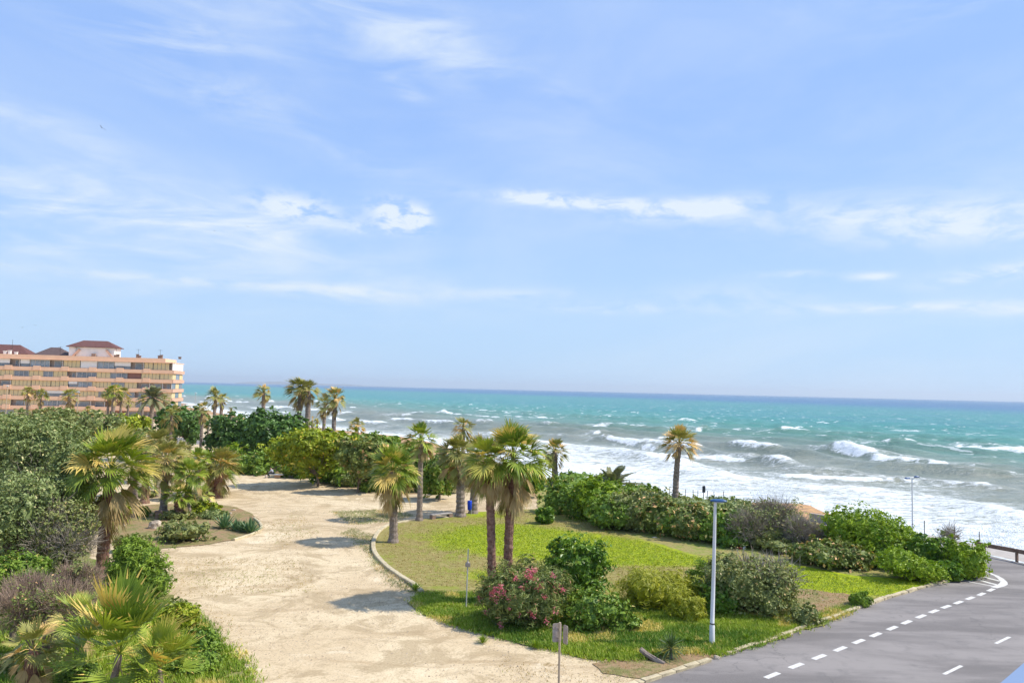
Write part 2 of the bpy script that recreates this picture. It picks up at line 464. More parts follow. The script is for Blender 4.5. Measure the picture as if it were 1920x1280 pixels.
M = {
    'sand': mat_sand(), 'lawn': mat_lawn(), 'asphalt': mat_asphalt(), 'sea': mat_sea(),
    'soil': mat_soil('planting_soil', (.34, .22, .12), (.42, .30, .17), (.22, .16, .085), (.12, .16, .03), .7),
    'verge': mat_soil('verge_soil', (.26, .24, .09), (.34, .28, .13), (.13, .20, .03), (.12, .22, .02), .9),
    'dryverge': mat_soil('dry_verge', (.33, .27, .10), (.38, .32, .15), (.20, .21, .045), (.20, .27, .03), .8),
    'kerb': simple('kerb_stone', (.62, .52, .33), .18, 2.5, .9, .5, (.40, .33, .21)),
    'pave': simple('pavement_slabs', (.46, .41, .36), .1, 1.5, .9, .2),
    'paint': simple('road_paint', (.76, .73, .67), .12, 7, .7, .1, (.50, .47, .43)),
    'wood': simple('rail_timber', (.27, .17, .12), .2, 4, .8, .3),
    'rock': simple('rock', (.62, .52, .40), .2, 2, .95, .8, (.34, .26, .19)),
    'redrock': simple('brown_rock', (.34, .23, .17), .2, 2, .95, .8, (.20, .14, .11)),
    'post': simple('post_metal', (.50, .50, .48), .1, 3, .5, .05),
    'lamp_post': simple('lamp_post_paint', (.72, .71, .70), .04, 2, .45, .0),
    'lamp_blue': simple('lamp_blue', (.035, .11, .27), .2, 3, .35, .0, spec=.5),
    'glass': simple('lamp_glass', (.55, .58, .60), .05, 3, .2, .0, spec=.6),
    'bin': simple('bin_blue', (.01, .06, .62), .1, 3, .4, .0),
    'sign_back': simple('sign_back', (.46, .39, .33), .1, 5, .6, .05, (.30, .235, .185)),
    'sign_pole': simple('sign_pole', (.52, .40, .27), .12, 6, .6, .05),
    'peach': simple('peach_render', (.86, .55, .36), .05, .5, .9, .05, (.80, .49, .32)),
    'peach_dark': simple('peach_side', (.64, .40, .28), .05, .5, .9, .05),  # darker copy of the peach; the end face's shade is put into the colour
    'white': simple('white_render', (.86, .83, .78), .04, 1, .8, .0),
    'roof': simple('roof_tiles', (.165, .075, .065), .15, 2, .9, .3),
    'roof2': simple('slate_roof', (.13, .09, .085), .15, 2, .9, .3),
    'shutter': simple('cream_shutter', (.74, .60, .33), .06, 2, .8, .0),
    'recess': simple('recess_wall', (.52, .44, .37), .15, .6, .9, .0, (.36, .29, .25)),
    'glassd': simple('window_glass', (.16, .19, .22), .2, .4, .15, .0, (.30, .33, .35), spec=.7),
    'glassl': simple('window_glass_pale', (.36, .42, .46), .2, .6, .2, .0, spec=.6),
    'brownp': simple('brown_panel', (.30, .155, .12), .1, 2, .8, .0),
    'frame': simple('window_frame', (.68, .66, .62), .05, 2, .6, .0),
    'iron': simple('dark_iron', (.06, .055, .05), .1, 4, .6, .0),
    'board': simple('dark_board', (.03, .045, .06), .1, 4, .6, .0),
    'hill': simple('far_hills', (.16, .15, .12), .1, .0005, .95, .0),
    'awning': simple('blue_panel', (.19, .26, .39), .03, 1, .5, .0),
    'bark': simple('bark', (.26, .205, .15), .25, 5, .95, .8, (.13, .10, .075)),
    'trunk': simple('palm_trunk', (.34, .275, .225), .2, 4, .95, .9, (.17, .125, .10)),
    'trunk_red': simple('palm_trunk_boots', (.33, .20, .145), .2, 6, .95, .9, (.15, .065, .045)),
    'twig': simple('grey_twigs', (.44, .37, .28), .2, 1.2, .95, .0, (.27, .225, .19)),
    'twig_br': simple('brown_twigs', (.40, .29, .21), .2, 1.2, .95, .0, (.24, .16, .12)),
    # leaves
    'L_fan': leafmat('fan_leaf', (0.128, 0.211, 0.023), (0.405, 0.461, 0.047), (0.750, 0.538, 0.147)),
    'L_fan_dull': leafmat('fan_leaf_dull', (0.195, 0.211, 0.047), (0.450, 0.397, 0.105), (0.750, 0.486, 0.179)),
    'L_fan_pale': leafmat('fan_leaf_pale', (0.240, 0.314, 0.053), (0.630, 0.640, 0.158), (0.840, 0.666, 0.210)),
    'L_dry': leafmat('dry_frond', (.30, .20, .075), (.62, .46, .22), (.30, .30, .08), .25, .8),
    'L_date': leafmat('date_leaf', (0.150, 0.166, 0.074), (0.360, 0.346, 0.168), None),
    'L_olean': leafmat('oleander_leaf', (0.090, 0.147, 0.037), (0.315, 0.346, 0.089), (0.750, 0.422, 0.252)),
    'L_flower': leafmat('pink_flower', (0.62, 0.10, 0.17), (0.85, 0.32, 0.36), None, .3),
    'L_dark': leafmat('dark_glossy_leaf', (0.068, 0.154, 0.019), (0.240, 0.384, 0.037), (0.540, 0.563, 0.084), .25, .38),
    'L_mid': leafmat('mid_green_leaf', (0.083, 0.166, 0.021), (0.285, 0.397, 0.042), (0.630, 0.512, 0.147)),
    'L_bright': leafmat('bright_green_leaf', (0.105, 0.20, 0.022), (0.35, 0.46, 0.05), None),
    'L_feather': leafmat('feathery_leaf', (0.210, 0.243, 0.011), (0.510, 0.486, 0.032), None),
    'L_olive': leafmat('olive_leaf', (0.115, 0.165, 0.045), (0.40, 0.46, 0.17), (0.750, 0.666, 0.315)),
    'L_grey': leafmat('grey_green_leaf', (0.13, 0.165, 0.045), (0.38, 0.40, 0.13), (0.690, 0.512, 0.231)),
    'L_brown': leafmat('browning_leaf', (0.11, 0.16, 0.030), (0.33, 0.37, 0.090), (0.870, 0.512, 0.231)),
    'L_ficus': leafmat('ficus_leaf', (0.045, 0.105, 0.026), (0.17, 0.30, 0.060), None, .2, .4),
    'L_yellow': leafmat('yellow_green_leaf', (0.15, 0.22, 0.012), (0.47, 0.52, 0.030), (0.900, 0.666, 0.105)),
    'L_coast': leafmat('coast_shrub_leaf', (0.10, 0.21, 0.010), (0.42, 0.52, 0.025), None),
    'L_agave': leafmat('agave_leaf', (0.075, 0.154, 0.063), (0.195, 0.307, 0.137), None, .1),
    'L_yucca': leafmat('yucca_leaf', (0.053, 0.090, 0.026), (0.150, 0.218, 0.063), None, .1),
    'L_grass': leafmat('grass_blade', (0.10, 0.21, 0.010), (0.42, 0.50, 0.035), (0.750, 0.602, 0.168)),
    'L_lawn': leafmat('lawn_blade', (0.19, 0.27, 0.012), (0.45, 0.46, 0.03), None),
}

# ------------------------------------------------------------------ ground sheet
def spaced(a, b, fine_lo, fine_hi, fs, grow=1.25):
    out = list(np.arange(fine_lo, fine_hi + fs * .5, fs)); s = fs; x = fine_lo
    while x > a: s *= grow; x -= s; out.insert(0, x)
    s = fs; x = fine_hi
    while x < b: s *= grow; x += s; out.append(x)
    return np.array(out)


gx = spaced(-6000, 900, -120, 75, 1.25); gy = spaced(-900, 2500, -10, 260, 1.25)
XX, YY = np.meshgrid(gx, gy)
SD = shore_dist(XX, YY)
width = np.where(YY < 84, 6.0, 20.0) + 6 * (fbm(XX * .05, YY * .05) - .5)
land = sstep(0, 1, np.clip((-SD - .5) / width, 0, 1))
ZZ = -4.2 + 4.2 * land
ZZ = np.where(SD > 0, -4.2 - np.clip(SD * .05, 0, 3), ZZ)
rockm = sstep(34, 14, -SD) * (YY > 60)
coast = (1 - land)
ZZ += rockm * coast * 1.6 * (fbm(XX * .13, YY * .22, 5) - .5) * (SD < 0)
ZZ += np.where((YY > 25) & (-SD > 30), .05 * (fbm(XX * .3, YY * .3) - .5), 0) * 0.0
v = np.stack([XX, YY, ZZ], -1).reshape(-1, 3)
ny, nx = XX.shape
idx = np.arange(ny * nx).reshape(ny, nx)
q = np.stack([idx[:-1, :-1], idx[:-1, 1:], idx[1:, 1:], idx[1:, :-1]], -1).reshape(-1, 4)
mb = MB(); mb.add(v, q)
wet = sstep(-1.7, -2.9, ZZ) * .8
o = mb.build('ground', M['sand'], None, True, {'rock': np.clip(rockm, 0, 1).reshape(-1), 'wet': wet.reshape(-1)})
tag(o, kind='structure')

# ------------------------------------------------------------------ sea
BREAK = [(((1580, 848), (1655, 862), (1765, 874)), 1.5, 1.1), (((1470, 811), (1530, 813), (1590, 817)), 1.3, 1.2), (((1595, 829), (1700, 835), (1800, 838), (1930, 848)), .9, .9), (((1075, 800), (1150, 801), (1235, 804)), 1.0, 1.0),
         (((1310, 808), (1400, 806)), .8, .8), (((770, 773), (870, 777)), .7, 1.3), (((905, 769), (945, 772)), .7, 1.2), (((1130, 826), (1230, 842)), .7, .6), (((1700, 870), (1920, 890)), .7, .7), (((480, 763), (600, 768)), .7, 2.2), (((640, 778), (760, 782)), .7, 1.6),
         (((1050, 818), (1130, 815)), .6, .6), (((1240, 850), (1420, 866)), .7, .6), (((1480, 893), (1700, 905)), .7, .7), (((1250, 790), (1300, 791)), .6, 1.2), (((970, 783), (1020, 785)), .6, 1.0), (((1650, 806), (1720, 809)), .6, 1.0)]


def sea_height(x, y):
    sd = shore_dist(x, y)
    s = np.clip(sd, 0, None)
    n = fbm(x * .012, y * .012, 3)
    far = y * .97 - x * .10
    bl = sstep(60, 260, s)
    phi = s + 12 * (n - .5) + 4 * (fbm(x * .04 + 7, y * .04, 3) - .5)
    L = 23.0
    ph = phi / L * 2 * np.pi
    am = fbm(x * .013 + 40, y * .04, 3)
    amp = (.10 + .55 * sstep(6, 40, s) * (1 - .55 * sstep(110, 420, s))) * (.25 + 1.5 * sstep(.35, .7, am))
    amp = amp * (1 - .85 * sstep(500, 1300, y))
    crest = np.power(.5 + .5 * np.sin(ph), 2.6)
    small = fbm(x * .12, y * .30, 4) - .5
    z = amp * (crest * 2.0 - .5) + .75 * small * (.35 + .65 * sstep(0, 40, s)) * (1 - sstep(500, 1500, y))
    z += .35 * (fbm(x * .5, y * .8, 3) - .5) * (1 - sstep(150, 300, y))
    n1 = fbm(x * .035 + 9, y * .035, 4) - .5; n2 = fbm(x * .12 + 3, y * .2, 3) - .5
    s0 = s; s = s * (1 + 1.6 * sstep(190, 320, y))
    shore_f = .80 - .36 * sstep(4, 60, s + 30 * n1) - .42 * sstep(38, 92, s + 46 * n1 + 24 * n2)
    shore_f = np.maximum(shore_f, .95 * sstep(12, 0, s))
    shore_f = shore_f + .16 * (crest - .4) * sstep(5, 30, s) * (1 - sstep(80, 110, s))
    s = s0
    cm = sstep(.50, .66, fbm(x * .020 + 70, y * .055 + 13, 4))
    cf = sstep(.62, .95, crest) * cm * (1 - sstep(100, 210, s))
    trail = sstep(.1, .8, crest) * cm * .50 * (1 - sstep(90, 220, s))
    z += .8 * cf * sstep(20, 60, s) * (1 - sstep(200, 400, s))
    for pp, hh, wd in BREAK:
        P = [G(a, c, SEA_Z) for a, c in pp]; dd = np.full(x.shape, 1e9); sgn = np.ones(x.shape)
        for p0, p1 in zip(P[:-1], P[1:]):
            ex, ey = p1.x - p0.x, p1.y - p0.y; t = np.clip(((x - p0.x) * ex + (y - p0.y) * ey) / (ex * ex + ey * ey), 0, 1)
            qx = x - p0.x - t * ex; qy = y - p0.y - t * ey; d_ = np.hypot(qx, qy); m_ = d_ < dd; dd = np.where(m_, d_, dd); sgn = np.where(m_, np.sign(qy), sgn)
        wob = fbm(x * .10 + 5, y * .10, 4)
        sd_ = dd * sgn + 5 * (wob - .5)
        z = z + hh * np.exp(-(np.where(sd_ > 0, sd_ / (3.2 * wd), sd_ / (1.5 * wd))) ** 2) * (dd < 30)
        ff_ = np.where(sd_ > 0, np.exp(-(sd_ / (2.6 * wd)) ** 2), np.exp(-(sd_ / (2.2 * wd)) ** 2)) * (.5 + 1.0 * sstep(.3, .55, fbm(x * .2, y * .2, 3)))
        tr_ = .52 * np.exp(-((sd_ - 6 * wd) / (7 * wd)) ** 2)
        cf = np.maximum(cf, np.clip(np.maximum(ff_, tr_), 0, 1))
    foam = np.clip(np.maximum(np.maximum(shore_f, cf * .98), trail), 0, 1.05)
    return z, foam, s


rr = [18.0]
while rr[-1] < 45000:
    r = rr[-1]; rr.append(r + max(.45, r * r / (740 * 15) * .55) if r < 1600 else r * 1.12)
rr = np.array(rr); th = np.linspace(R_(-52), R_(62), 1250)
RR, TH = np.meshgrid(rr, th, indexing='ij')
SX = RR * np.sin(TH) + 0; SY = RR * np.cos(TH) + 0
Z, FO, OFF = sea_height(SX, SY)
keep_z = np.where(shore_dist(SX, SY) > -14, SEA_Z + Z * sstep(0, 8, np.clip(OFF, 0, 50)), SEA_Z - .8)
deep = .02 + .30 * sstep(50, 150, OFF) + .40 * sstep(90, 380, OFF) + .28 * sstep(800, 2400, OFF + SX * .6)
vv = np.stack([SX, SY, keep_z], -1).reshape(-1, 3)
n1_, n2_ = RR.shape
idx = np.arange(n1_ * n2_).reshape(n1_, n2_)
q = np.stack([idx[:-1, :-1], idx[1:, :-1], idx[1:, 1:], idx[:-1, 1:]], -1).reshape(-1, 4)
okv = (shore_dist(SX, SY) > -16)
okq = okv.reshape(-1)[q].any(1)
mb = MB(); mb.add(vv, q[okq][:, ::-1])
o = mb.build('sea', M['sea'], None, True, {'foam': FO.reshape(-1), 'deep': deep.reshape(-1), 'off': (sstep(60, 200, OFF) * (1 - .2 * sstep(900, 3000, OFF))).reshape(-1)})
tag(o, kind='structure')

# far headland across the water
mb = MB()
hp = []
N = 60
a0, a1 = azel(440, 716)[0], azel(748, 722)[0]
for i in range(N + 1):
    t_ = i / N; a = a0 + (a1 - a0) * t_
    h = .5 * (30 + 165 * math.sin(min(1, t_ * 1.25) * math.pi) ** .8 * (.8 + .25 * math.sin(t_ * 9) + .1 * math.sin(t_ * 31))) * (1 if t_ < .96 else .35)
    for k, (dd, hh) in enumerate(((24500, -20), (25000, h * .6), (26500, h), (29000, -20))):
        hp.append((math.sin(a) * dd, math.cos(a) * dd, hh - 3))
qs = [(i * 4 + k, (i + 1) * 4 + k, (i + 1) * 4 + k + 1, i * 4 + k + 1) for i in range(N) for k in range(3)]
mb.add(hp, qs); tag(mb.build('hills', M['hill'], None, True), kind='structure')


# ------------------------------------------------------------------ flat sheets with ragged outlines
def ragged(P, amp, step=.45, seed=0):
    out = []; n = len(P); rg = np.random.default_rng(seed)
    for i in range(n):
        a = np.array(P[i], float); b = np.array(P[(i + 1) % n], float)
        L = np.linalg.norm(b - a); k = max(1, int(L / step))
        nrm = np.array([-(b - a)[1], (b - a)[0]]) / max(L, 1e-6)
        for j in range(k):
            p = a + (b - a) * j / k
            d = (fbm(np.array([p[0] * .9 + seed]), np.array([p[1] * .9]), 4)[0] - .5) * 2 * amp if j else 0
            out.append(tuple(p + nrm * d))
    return out


def sheet(name, P, z, mat, amp=0.0, grid=1.2, attrfn=None, hfn=None, step=.45, seed=0):
    O = ragged(P, amp, step, seed) if amp > 0 else list(P)
    A = np.array(O)
    x0, y0 = A.min(0); x1, y1 = A.max(0)
    X, Y = np.meshgrid(np.arange(x0, x1, grid), np.arange(y0, y1, grid))
    X = X.ravel(); Y = Y.ravel()
    rg = np.random.default_rng(seed + 1)
    X = X + rg.uniform(-.2, .2, X.shape) * grid; Y = Y + rg.uniform(-.2, .2, Y.shape) * grid
    k = inpoly(X, Y, O)
    pts = [Vector(p) for p in O] + [Vector((a, b)) for a, b in zip(X[k], Y[k])]
    n = len(O)
    r = geometry.delaunay_2d_cdt(pts, [(i, (i + 1) % n) for i in range(n)], [], 1, 1e-4)
    vs = np.array([tuple(p) for p in r[0]])
    zz = np.full(len(vs), z)
    if hfn is not None: zz = zz + hfn(vs[:, 0], vs[:, 1])
    mb = MB(); F = np.array([tuple(f) for f in r[2] if len(f) == 3])
    # upward faces
    a, b, c = vs[F[:, 0]], vs[F[:, 1]], vs[F[:, 2]]
    cr = (b[:, 0] - a[:, 0]) * (c[:, 1] - a[:, 1]) - (b[:, 1] - a[:, 1]) * (c[:, 0] - a[:, 0])
    F[cr < 0] = F[cr < 0][:, ::-1]
    mb.add(np.column_stack([vs, zz]), F)
    o = mb.build(name, mat, None, True, attrfn(vs[:, 0], vs[:, 1]) if attrfn else None)
    tag(o, kind='structure')
    return o


# lawn outline (kerbed on the left, bushes behind, road kerb on the right)
KERB_ROAD = [(1000, 1360), (1100, 1318), (1205, 1279), (1330, 1238), (1378, 1221), (1440, 1201), (1500, 1180), (1560, 1159), (1600, 1143), (1660, 1122), (1735, 1100), (1790, 1086)]
LAWN = [(790, 1112), (760, 1092), (728, 1068), (706, 1045), (699, 1028), (702, 1010), (715, 993), (740, 981), (775, 976), (830, 970), (880, 962), (940, 957), (1005, 955), (1100, 975),
        (1200, 1010), (1300, 1040), (1440, 1050), (1520, 1065), (1600, 1080), (1740, 1090), (1735, 1100), (1660, 1122), (1600, 1143), (1500, 1168), (1300, 1150), (1100, 1130), (900, 1120)]
GREEN = [((950, 1005), 5.5, 5.5, 1.0), ((1060, 1022), 8, 4.5, 1.15), ((1150, 1042), 5, 3.0, 1.0), ((1240, 1050), 3.5, 1.6, .85), ((1040, 970), 6, 2, .35), ((930, 1085), 2, 3, .5),
         ((1560, 1085), 5.5, 3.0, 1.3), ((1640, 1100), 4, 2.2, 1.1), ((1480, 1075), 3.5, 2, .7), ((1000, 1085), 4, 2.5, .5), ((900, 965), 3, 2.5, .5)]


def lawn_green(x, y):
    g = np.zeros(x.shape)
    for (p, sx, sy, a) in GREEN:
        c = G(*p); g += a * np.exp(-((x - c.x) / sx) ** 2 - ((y - c.y) / sy) ** 2)
    return {'green': np.clip(g, 0, 1)}


lh = lambda x, y: .05 * (fbm(x * .35, y * .35) - .5) + .05
sheet('lawn', WP(LAWN), .02, M['lawn'], .12, .9, lawn_green, lh, seed=3)
VERGE = [(790, 1112), (900, 1112), (1100, 1120), (1300, 1140), (1500, 1160), (1600, 1136), (1590, 1150), (1500, 1181), (1440, 1202), (1378, 1222), (1350, 1230), (1310, 1224), (1240, 1228), (1180, 1238),
         (1120, 1238), (1060, 1225), (1000, 1212), (935, 1195), (880, 1182), (830, 1165), (790, 1148), (775, 1125)]
sheet('verge', WP(VERGE), .035, M['verge'], .7, .8, None, lambda x, y: .04 * fbm(x, y), seed=5)
BACKBED = [(1010, 960), (1005, 930), (1000, 905), (1100, 905), (1250, 935), (1400, 950), (1560, 990), (1700, 1020), (1830, 1055), (1850, 1075), (1800, 1092), (1740, 1092), (1600, 1082), (1520, 1068),
           (1440, 1055), (1300, 1045), (1200, 1015), (1100, 985)]
sheet('planting_bed', WP(BACKBED), .012, M['dryverge'], .3, 1.2, None, lh, seed=7)
MIDBED = [(425, 888), (560, 893), (640, 908), (700, 920), (760, 926), (850, 926), (940, 915), (1005, 930), (1005, 905), (900, 880), (700, 860), (560, 845), (430, 850)]
sheet('planting_bed', WP(MIDBED), .008, M['soil'], .3, 1.6, None, None, seed=9)
LEFTISLE = [(492, 990), (486, 975), (470, 962), (440, 950), (400, 945), (300, 945), (240, 950), (200, 970), (190, 1010), (230, 1030), (300, 1028), (380, 1022), (440, 1012), (478, 1002)]
sheet('planting_bed', WP(LEFTISLE), .016, M['soil'], .15, .9, None, lambda x, y: .05 * fbm(x, y), seed=13)
LEFTBED = [(-200, 1290), (-200, 1000), (60, 1010), (170, 1040), (240, 1080), (310, 1110), (345, 1135), (380, 1170), (410, 1210), (445, 1240), (470, 1262), (455, 1300), (420, 1400), (-100, 1500)]
sheet('planting_bed', WP(LEFTBED), .02, M['verge'], .7, .9, None, lambda x, y: .05 * fbm(x, y), seed=15)

sheet('planting_bed', WP([(1490, 1105), (1540, 1110), (1600, 1118), (1612, 1138), (1560, 1158), (1510, 1172), (1490, 1150)]), .062, M['soil'], .45, .8, None, lambda x, y: .05 * fbm(x, y), seed=23)
sheet('planting_bed', WP([(1110, 1244), (1180, 1228), (1225, 1216), (1290, 1216), (1345, 1228), (1318, 1240), (1240, 1258), (1200, 1272), (1130, 1262)]), .012, M['soil'], .25, .6, None, lambda x, y: .03 * fbm(x, y), seed=25)

# road, coastal lane, pavement
ROAD = WP(KERB_ROAD) + WP([(1800, 1072), (1760, 1052), (1700, 1030), (1620, 1006), (1540, 988), (1545, 979), (1640, 995), (1740, 1014), (1848, 1040)]) + WP([(1920, 1056), (2100, 1095)]) + [(60, 20), (60, -30), (-8, -30), (-2, 20)]
sheet('road', ROAD, .006, M['asphalt'], 0, 2.0, seed=17)
sheet('pavement', WP([(1848, 1040), (1920, 1056), (2100, 1095), (2110, 1075), (1922, 1041), (1850, 1027), (1740, 1004), (1640, 986), (1540, 971), (1545, 979), (1640, 995), (1740, 1014)]), .11, M['pave'], 0, 2.0, seed=19)
sheet('road', WP([(330, 832), (400, 833), (420, 826), (400, 820), (330, 820)]), .01, M['asphalt'], 0, 4.0, seed=21)

# kerbs: one continuous curb for the lawn, single stones along the road
def kerb_line(name, pts, w_, h_, label, mat=None, seed=0, group=None):
    P = [np.array(p) for p in pts]; out = []
    for i in range(len(P) - 1):        # Catmull-Rom
        p0 = P[max(i - 1, 0)]; p1 = P[i]; p2 = P[i + 1]; p3 = P[min(i + 2, len(P) - 1)]
        for j in range(8):
            t = j / 8
            out.append(.5 * ((2 * p1) + (-p0 + p2) * t + (2 * p0 - 5 * p1 + 4 * p2 - p3) * t * t + (-p0 + 3 * p1 - 3 * p2 + p3) * t ** 3))
    out.append(P[-1]); vs = []; n = len(out)
    for i, p in enumerate(out):
        t = out[min(i + 1, n - 1)] - out[max(i - 1, 0)]; t /= np.linalg.norm(t) + 1e-9; nr = np.array([-t[1], t[0]])
        jt = random.uniform(-.012, .012)
        for a, z in ((-w_ / 2, -.05), (-w_ / 2, h_ - .03 + jt), (-w_ / 2 + .04, h_ + jt), (w_ / 2 - .04, h_ + jt), (w_ / 2, h_ - .03 + jt), (w_ / 2, -.05)):
            vs.append((p[0] + nr[0] * a, p[1] + nr[1] * a, z))
    fs = [(i * 6 + k, i * 6 + k + 1, (i + 1) * 6 + k + 1, (i + 1) * 6 + k) for i in range(n - 1) for k in range(5)]
    mb = MB(); mb.add(vs, fs); mb.add([vs[k] for k in range(6)], [(0, 1, 2), (0, 2, 3), (0, 3, 4), (0, 4, 5)]); mb.add([vs[-6 + k] for k in range(6)], [(0, 2, 1), (0, 3, 2), (0, 4, 3), (0, 5, 4)])
    o = mb.build(name, mat or M['kerb']); tag(o, label, 'kerb', group); return o


LK = WP([(806, 1108), (790, 1112)][::-1] + [(800, 1106)])[0:1] + WP([(776, 1098), (752, 1083), (728, 1066), (708, 1046), (700, 1030), (702, 1012), (714, 995), (735, 984), (765, 979)])
kerb_line('kerb', LK, .32, .20, 'pale curved concrete kerb round the left end of the lawn')
kerb_line('kerb', WP([(438, 1013), (462, 1006), (480, 999), (490, 990), (486, 980), (476, 972)]), .22, .16, 'short curved pale kerb round the tip of the agave bed')
kerb_line('kerb', WP([(805, 972), (840, 971), (870, 966)]), .25, .14, 'straight stone edging behind the low bench at the lawn corner')

# road kerb stones
kp = [np.array((p.x, p.y)) for p in [G(a, b) for a, b in KERB_ROAD]]
stones = []
for a, b in zip(kp[:-1], kp[1:]):
    L = np.linalg.norm(b - a); t = (b - a) / L; s = 0.0
    while s < L - .2:
        l = random.uniform(.6, 1.5); l = min(l, L - s)
        stones.append((a + t * (s + l / 2), l, math.atan2(t[1], t[0]))); s += l + .03
KG = 'rough stones of the kerb along the road'
for i, (c, l, a) in enumerate(stones):
    skip = 1332 < 960 + c[0] / c[1] * F_PX < 1372
    if skip: continue
    mb = MB(); mb.box((0, 0, 0), (l, random.uniform(.20, .28), random.uniform(.16, .20)), 0, None, None, .018)
    V = mb.v[0]; V += np.array([[random.uniform(-.02, .02) for _ in range(3)] for _ in V], dtype=np.float32)
    o = mb.build('kerb_stone', M['kerb']); o.location = (c[0], c[1], .045 + random.uniform(-.02, .02))
    o.rotation_euler = (random.uniform(-.05, .05), random.uniform(-.04, .04), a + random.uniform(-.06, .06))
    tag(o, 'rough beige stone of the low kerb between the road and the green verge', 'kerb stone', KG)

# road markings
mk = MB()
def dash(mb, cx, cy, ang, l, w_):
    c, s = math.cos(ang), math.sin(ang)
    mb.add([(cx + c * a * l / 2 - s * b * w_ / 2, cy + s * a * l / 2 + c * b * w_ / 2, .012) for a, b in ((-1, -1), (1, -1), (1, 1), (-1, 1))], [(0, 1, 2, 3)])
DS = [(1448, 1265.5), (1493, 1247.5), (1536, 1231), (1575.5, 1216), (1610, 1202), (1642, 1189.5), (1673, 1177), (1700, 1166), (1727, 1155), (1751, 1145.5), (1774, 1137), (1797, 1129), (1819, 1121), (1840, 1113.5), (1858, 1105.5)]
for i, (a, b) in enumerate(DS):
    p = G(a, b); q_ = G(*DS[i + 1]) if i < len(DS) - 1 else None
    if q_: ang = math.atan2(q_.y - p.y, q_.x - p.x)
    dash(mk, p.x, p.y, ang, 1.0, .26)
for (a0_, b0_), (a1_, b1_) in (((1770, 1263.5), (1803, 1247.5)), ((1867, 1206), (1893, 1193.5)), ((1945, 1166), (1965, 1156))):
    p = G(a0_, b0_); q_ = G(a1_, b1_); dash(mk, (p.x + q_.x) / 2, (p.y + q_.y) / 2, math.atan2(q_.y - p.y, q_.x - p.x), (q_ - p).length, .16)
tag(mk.build('road_markings', M['paint']), kind='structure')
mk = MB()


def stripe(pp, w_):
    P = [G(a, b) for a, b in pp]; vs = []
    for i, p in enumerate(P):
        t = (P[min(i + 1, len(P) - 1)] - P[max(i - 1, 0)]); t.normalize(); n = Vector((-t.y, t.x, 0)) * w_[i] / 2
        vs += [(p.x - n.x, p.y - n.y, .012), (p.x + n.x, p.y + n.y, .012)]
    mk.add(vs, [(2 * i, 2 * i + 2, 2 * i + 3, 2 * i + 1) for i in range(len(P) - 1)])


stripe([(1846, 1070), (1858, 1075), (1868, 1079), (1876, 1084), (1882, 1090), (1882, 1094), (1877, 1097), (1870, 1099), (1863, 1101)], [.18, .22, .28, .35, .4, .45, .45, .42, .4])
stripe([(1843, 1081), (1875, 1089)], [.28, .28]); stripe([(1832, 1086), (1869, 1096)], [.3, .3]); stripe([(1816, 1090), (1862, 1098.5)], [.16, .16])
tag(mk.build('road_markings', M['paint']), kind='structure')
# ================================================================== foliage builders
def unit(n):
    v = rng.normal(size=(n, 3)); return v / np.linalg.norm(v, axis=1, keepdims=True)


def leaf_quads(mb, P, N, L, W, tint, fold=.0):
    """rhombic leaves at P with normals N"""
    n = len(P)
    r = unit(n); U = r - N * (r * N).sum(1, keepdims=True); U /= np.linalg.norm(U, axis=1, keepdims=True) + 1e-9
    V = np.cross(N, U)
    L = (L * rng.uniform(.65, 1.25, n))[:, None]; W = (W * rng.uniform(.7, 1.2, n))[:, None]
    a = P - U * L * .5; c = P + U * L * .5 - N * L * .12; b = P + V * W * .5 + N * W * .15; d = P - V * W * .5 + N * W * .15
    vs = np.stack([a, b, c, d], 1).reshape(-1, 3)
    mb.add(vs, np.arange(4 * n).reshape(n, 4), tint)


def crown(mb, lumps, n, L, W, clump=.16, shell=.82, flat=0.0, up=.25, ragged_=.12, gz=None, dry=.07):
    """leaves in clumps over the union of ellipsoid lumps [(cx,cy,cz,rx,ry,rz)]"""
    lumps = np.array(lumps, float)
    wt = (lumps[:, 3] * lumps[:, 5]); wt /= wt.sum()
    K = max(10, n // 15)
    li = rng.choice(len(lumps), K, p=wt)
    d = unit(K); d[:, 2] = np.where((d[:, 2] < -.45) & (rng.random(K) < .6), -d[:, 2] * .8, d[:, 2])
    rad = shell + (1 - shell) * rng.random(K) ** .5 + np.abs(rng.normal(0, ragged_ * 1.5, K)) * (rng.random(K) < .42) - .12 * rng.random(K)
    C = lumps[li, :3] + d * rad[:, None] * lumps[li, 3:]
    # drop clumps deep inside other lumps
    keep = np.ones(K, bool)
    for j in range(len(lumps)):
        e = (((C - lumps[j, :3]) / lumps[j, 3:]) ** 2).sum(1)
        keep &= ~((e < .45) & (li != j))
    C = C[keep]; d = d[keep]; li = li[keep]; K = len(C)
    ct = rng.uniform(0, 1, K)
    csz = .8 * clump * (lumps[li, 3:].mean(1)) * rng.uniform(.5, 1.4, K)
    m = n; k = rng.integers(0, K, m)
    off = rng.normal(size=(m, 3)) * .55; off[:, 2] *= .65
    P = C[k] + off * csz[k][:, None]
    lo_ = rng.random(m) < .34
    dd = unit(m); jj = rng.choice(len(lumps), m, p=wt); Q = lumps[jj, :3] + dd * lumps[jj, 3:] * rng.uniform(.62, 1.0, m)[:, None]
    P = np.where(lo_[:, None], Q, P)
    if gz is not None: P[:, 2] = np.abs(P[:, 2] - gz) + gz + .03
    N = np.where(lo_[:, None], dd, d[k]) * .9 + unit(m) * .75 + np.array([0, 0, up]); N /= np.linalg.norm(N, axis=1, keepdims=True)
    tint = np.clip(.72 * ct[k] + .30 * rng.random(m), 0, 1)  # random clump tone, spread wide to put dark-hollow contrast into the leaf colour
    tint = np.where(rng.random(m) < 1 - dry, np.minimum(tint, .85), rng.uniform(.88, 1, m))
    leaf_quads(mb, P, N, L, W, tint)


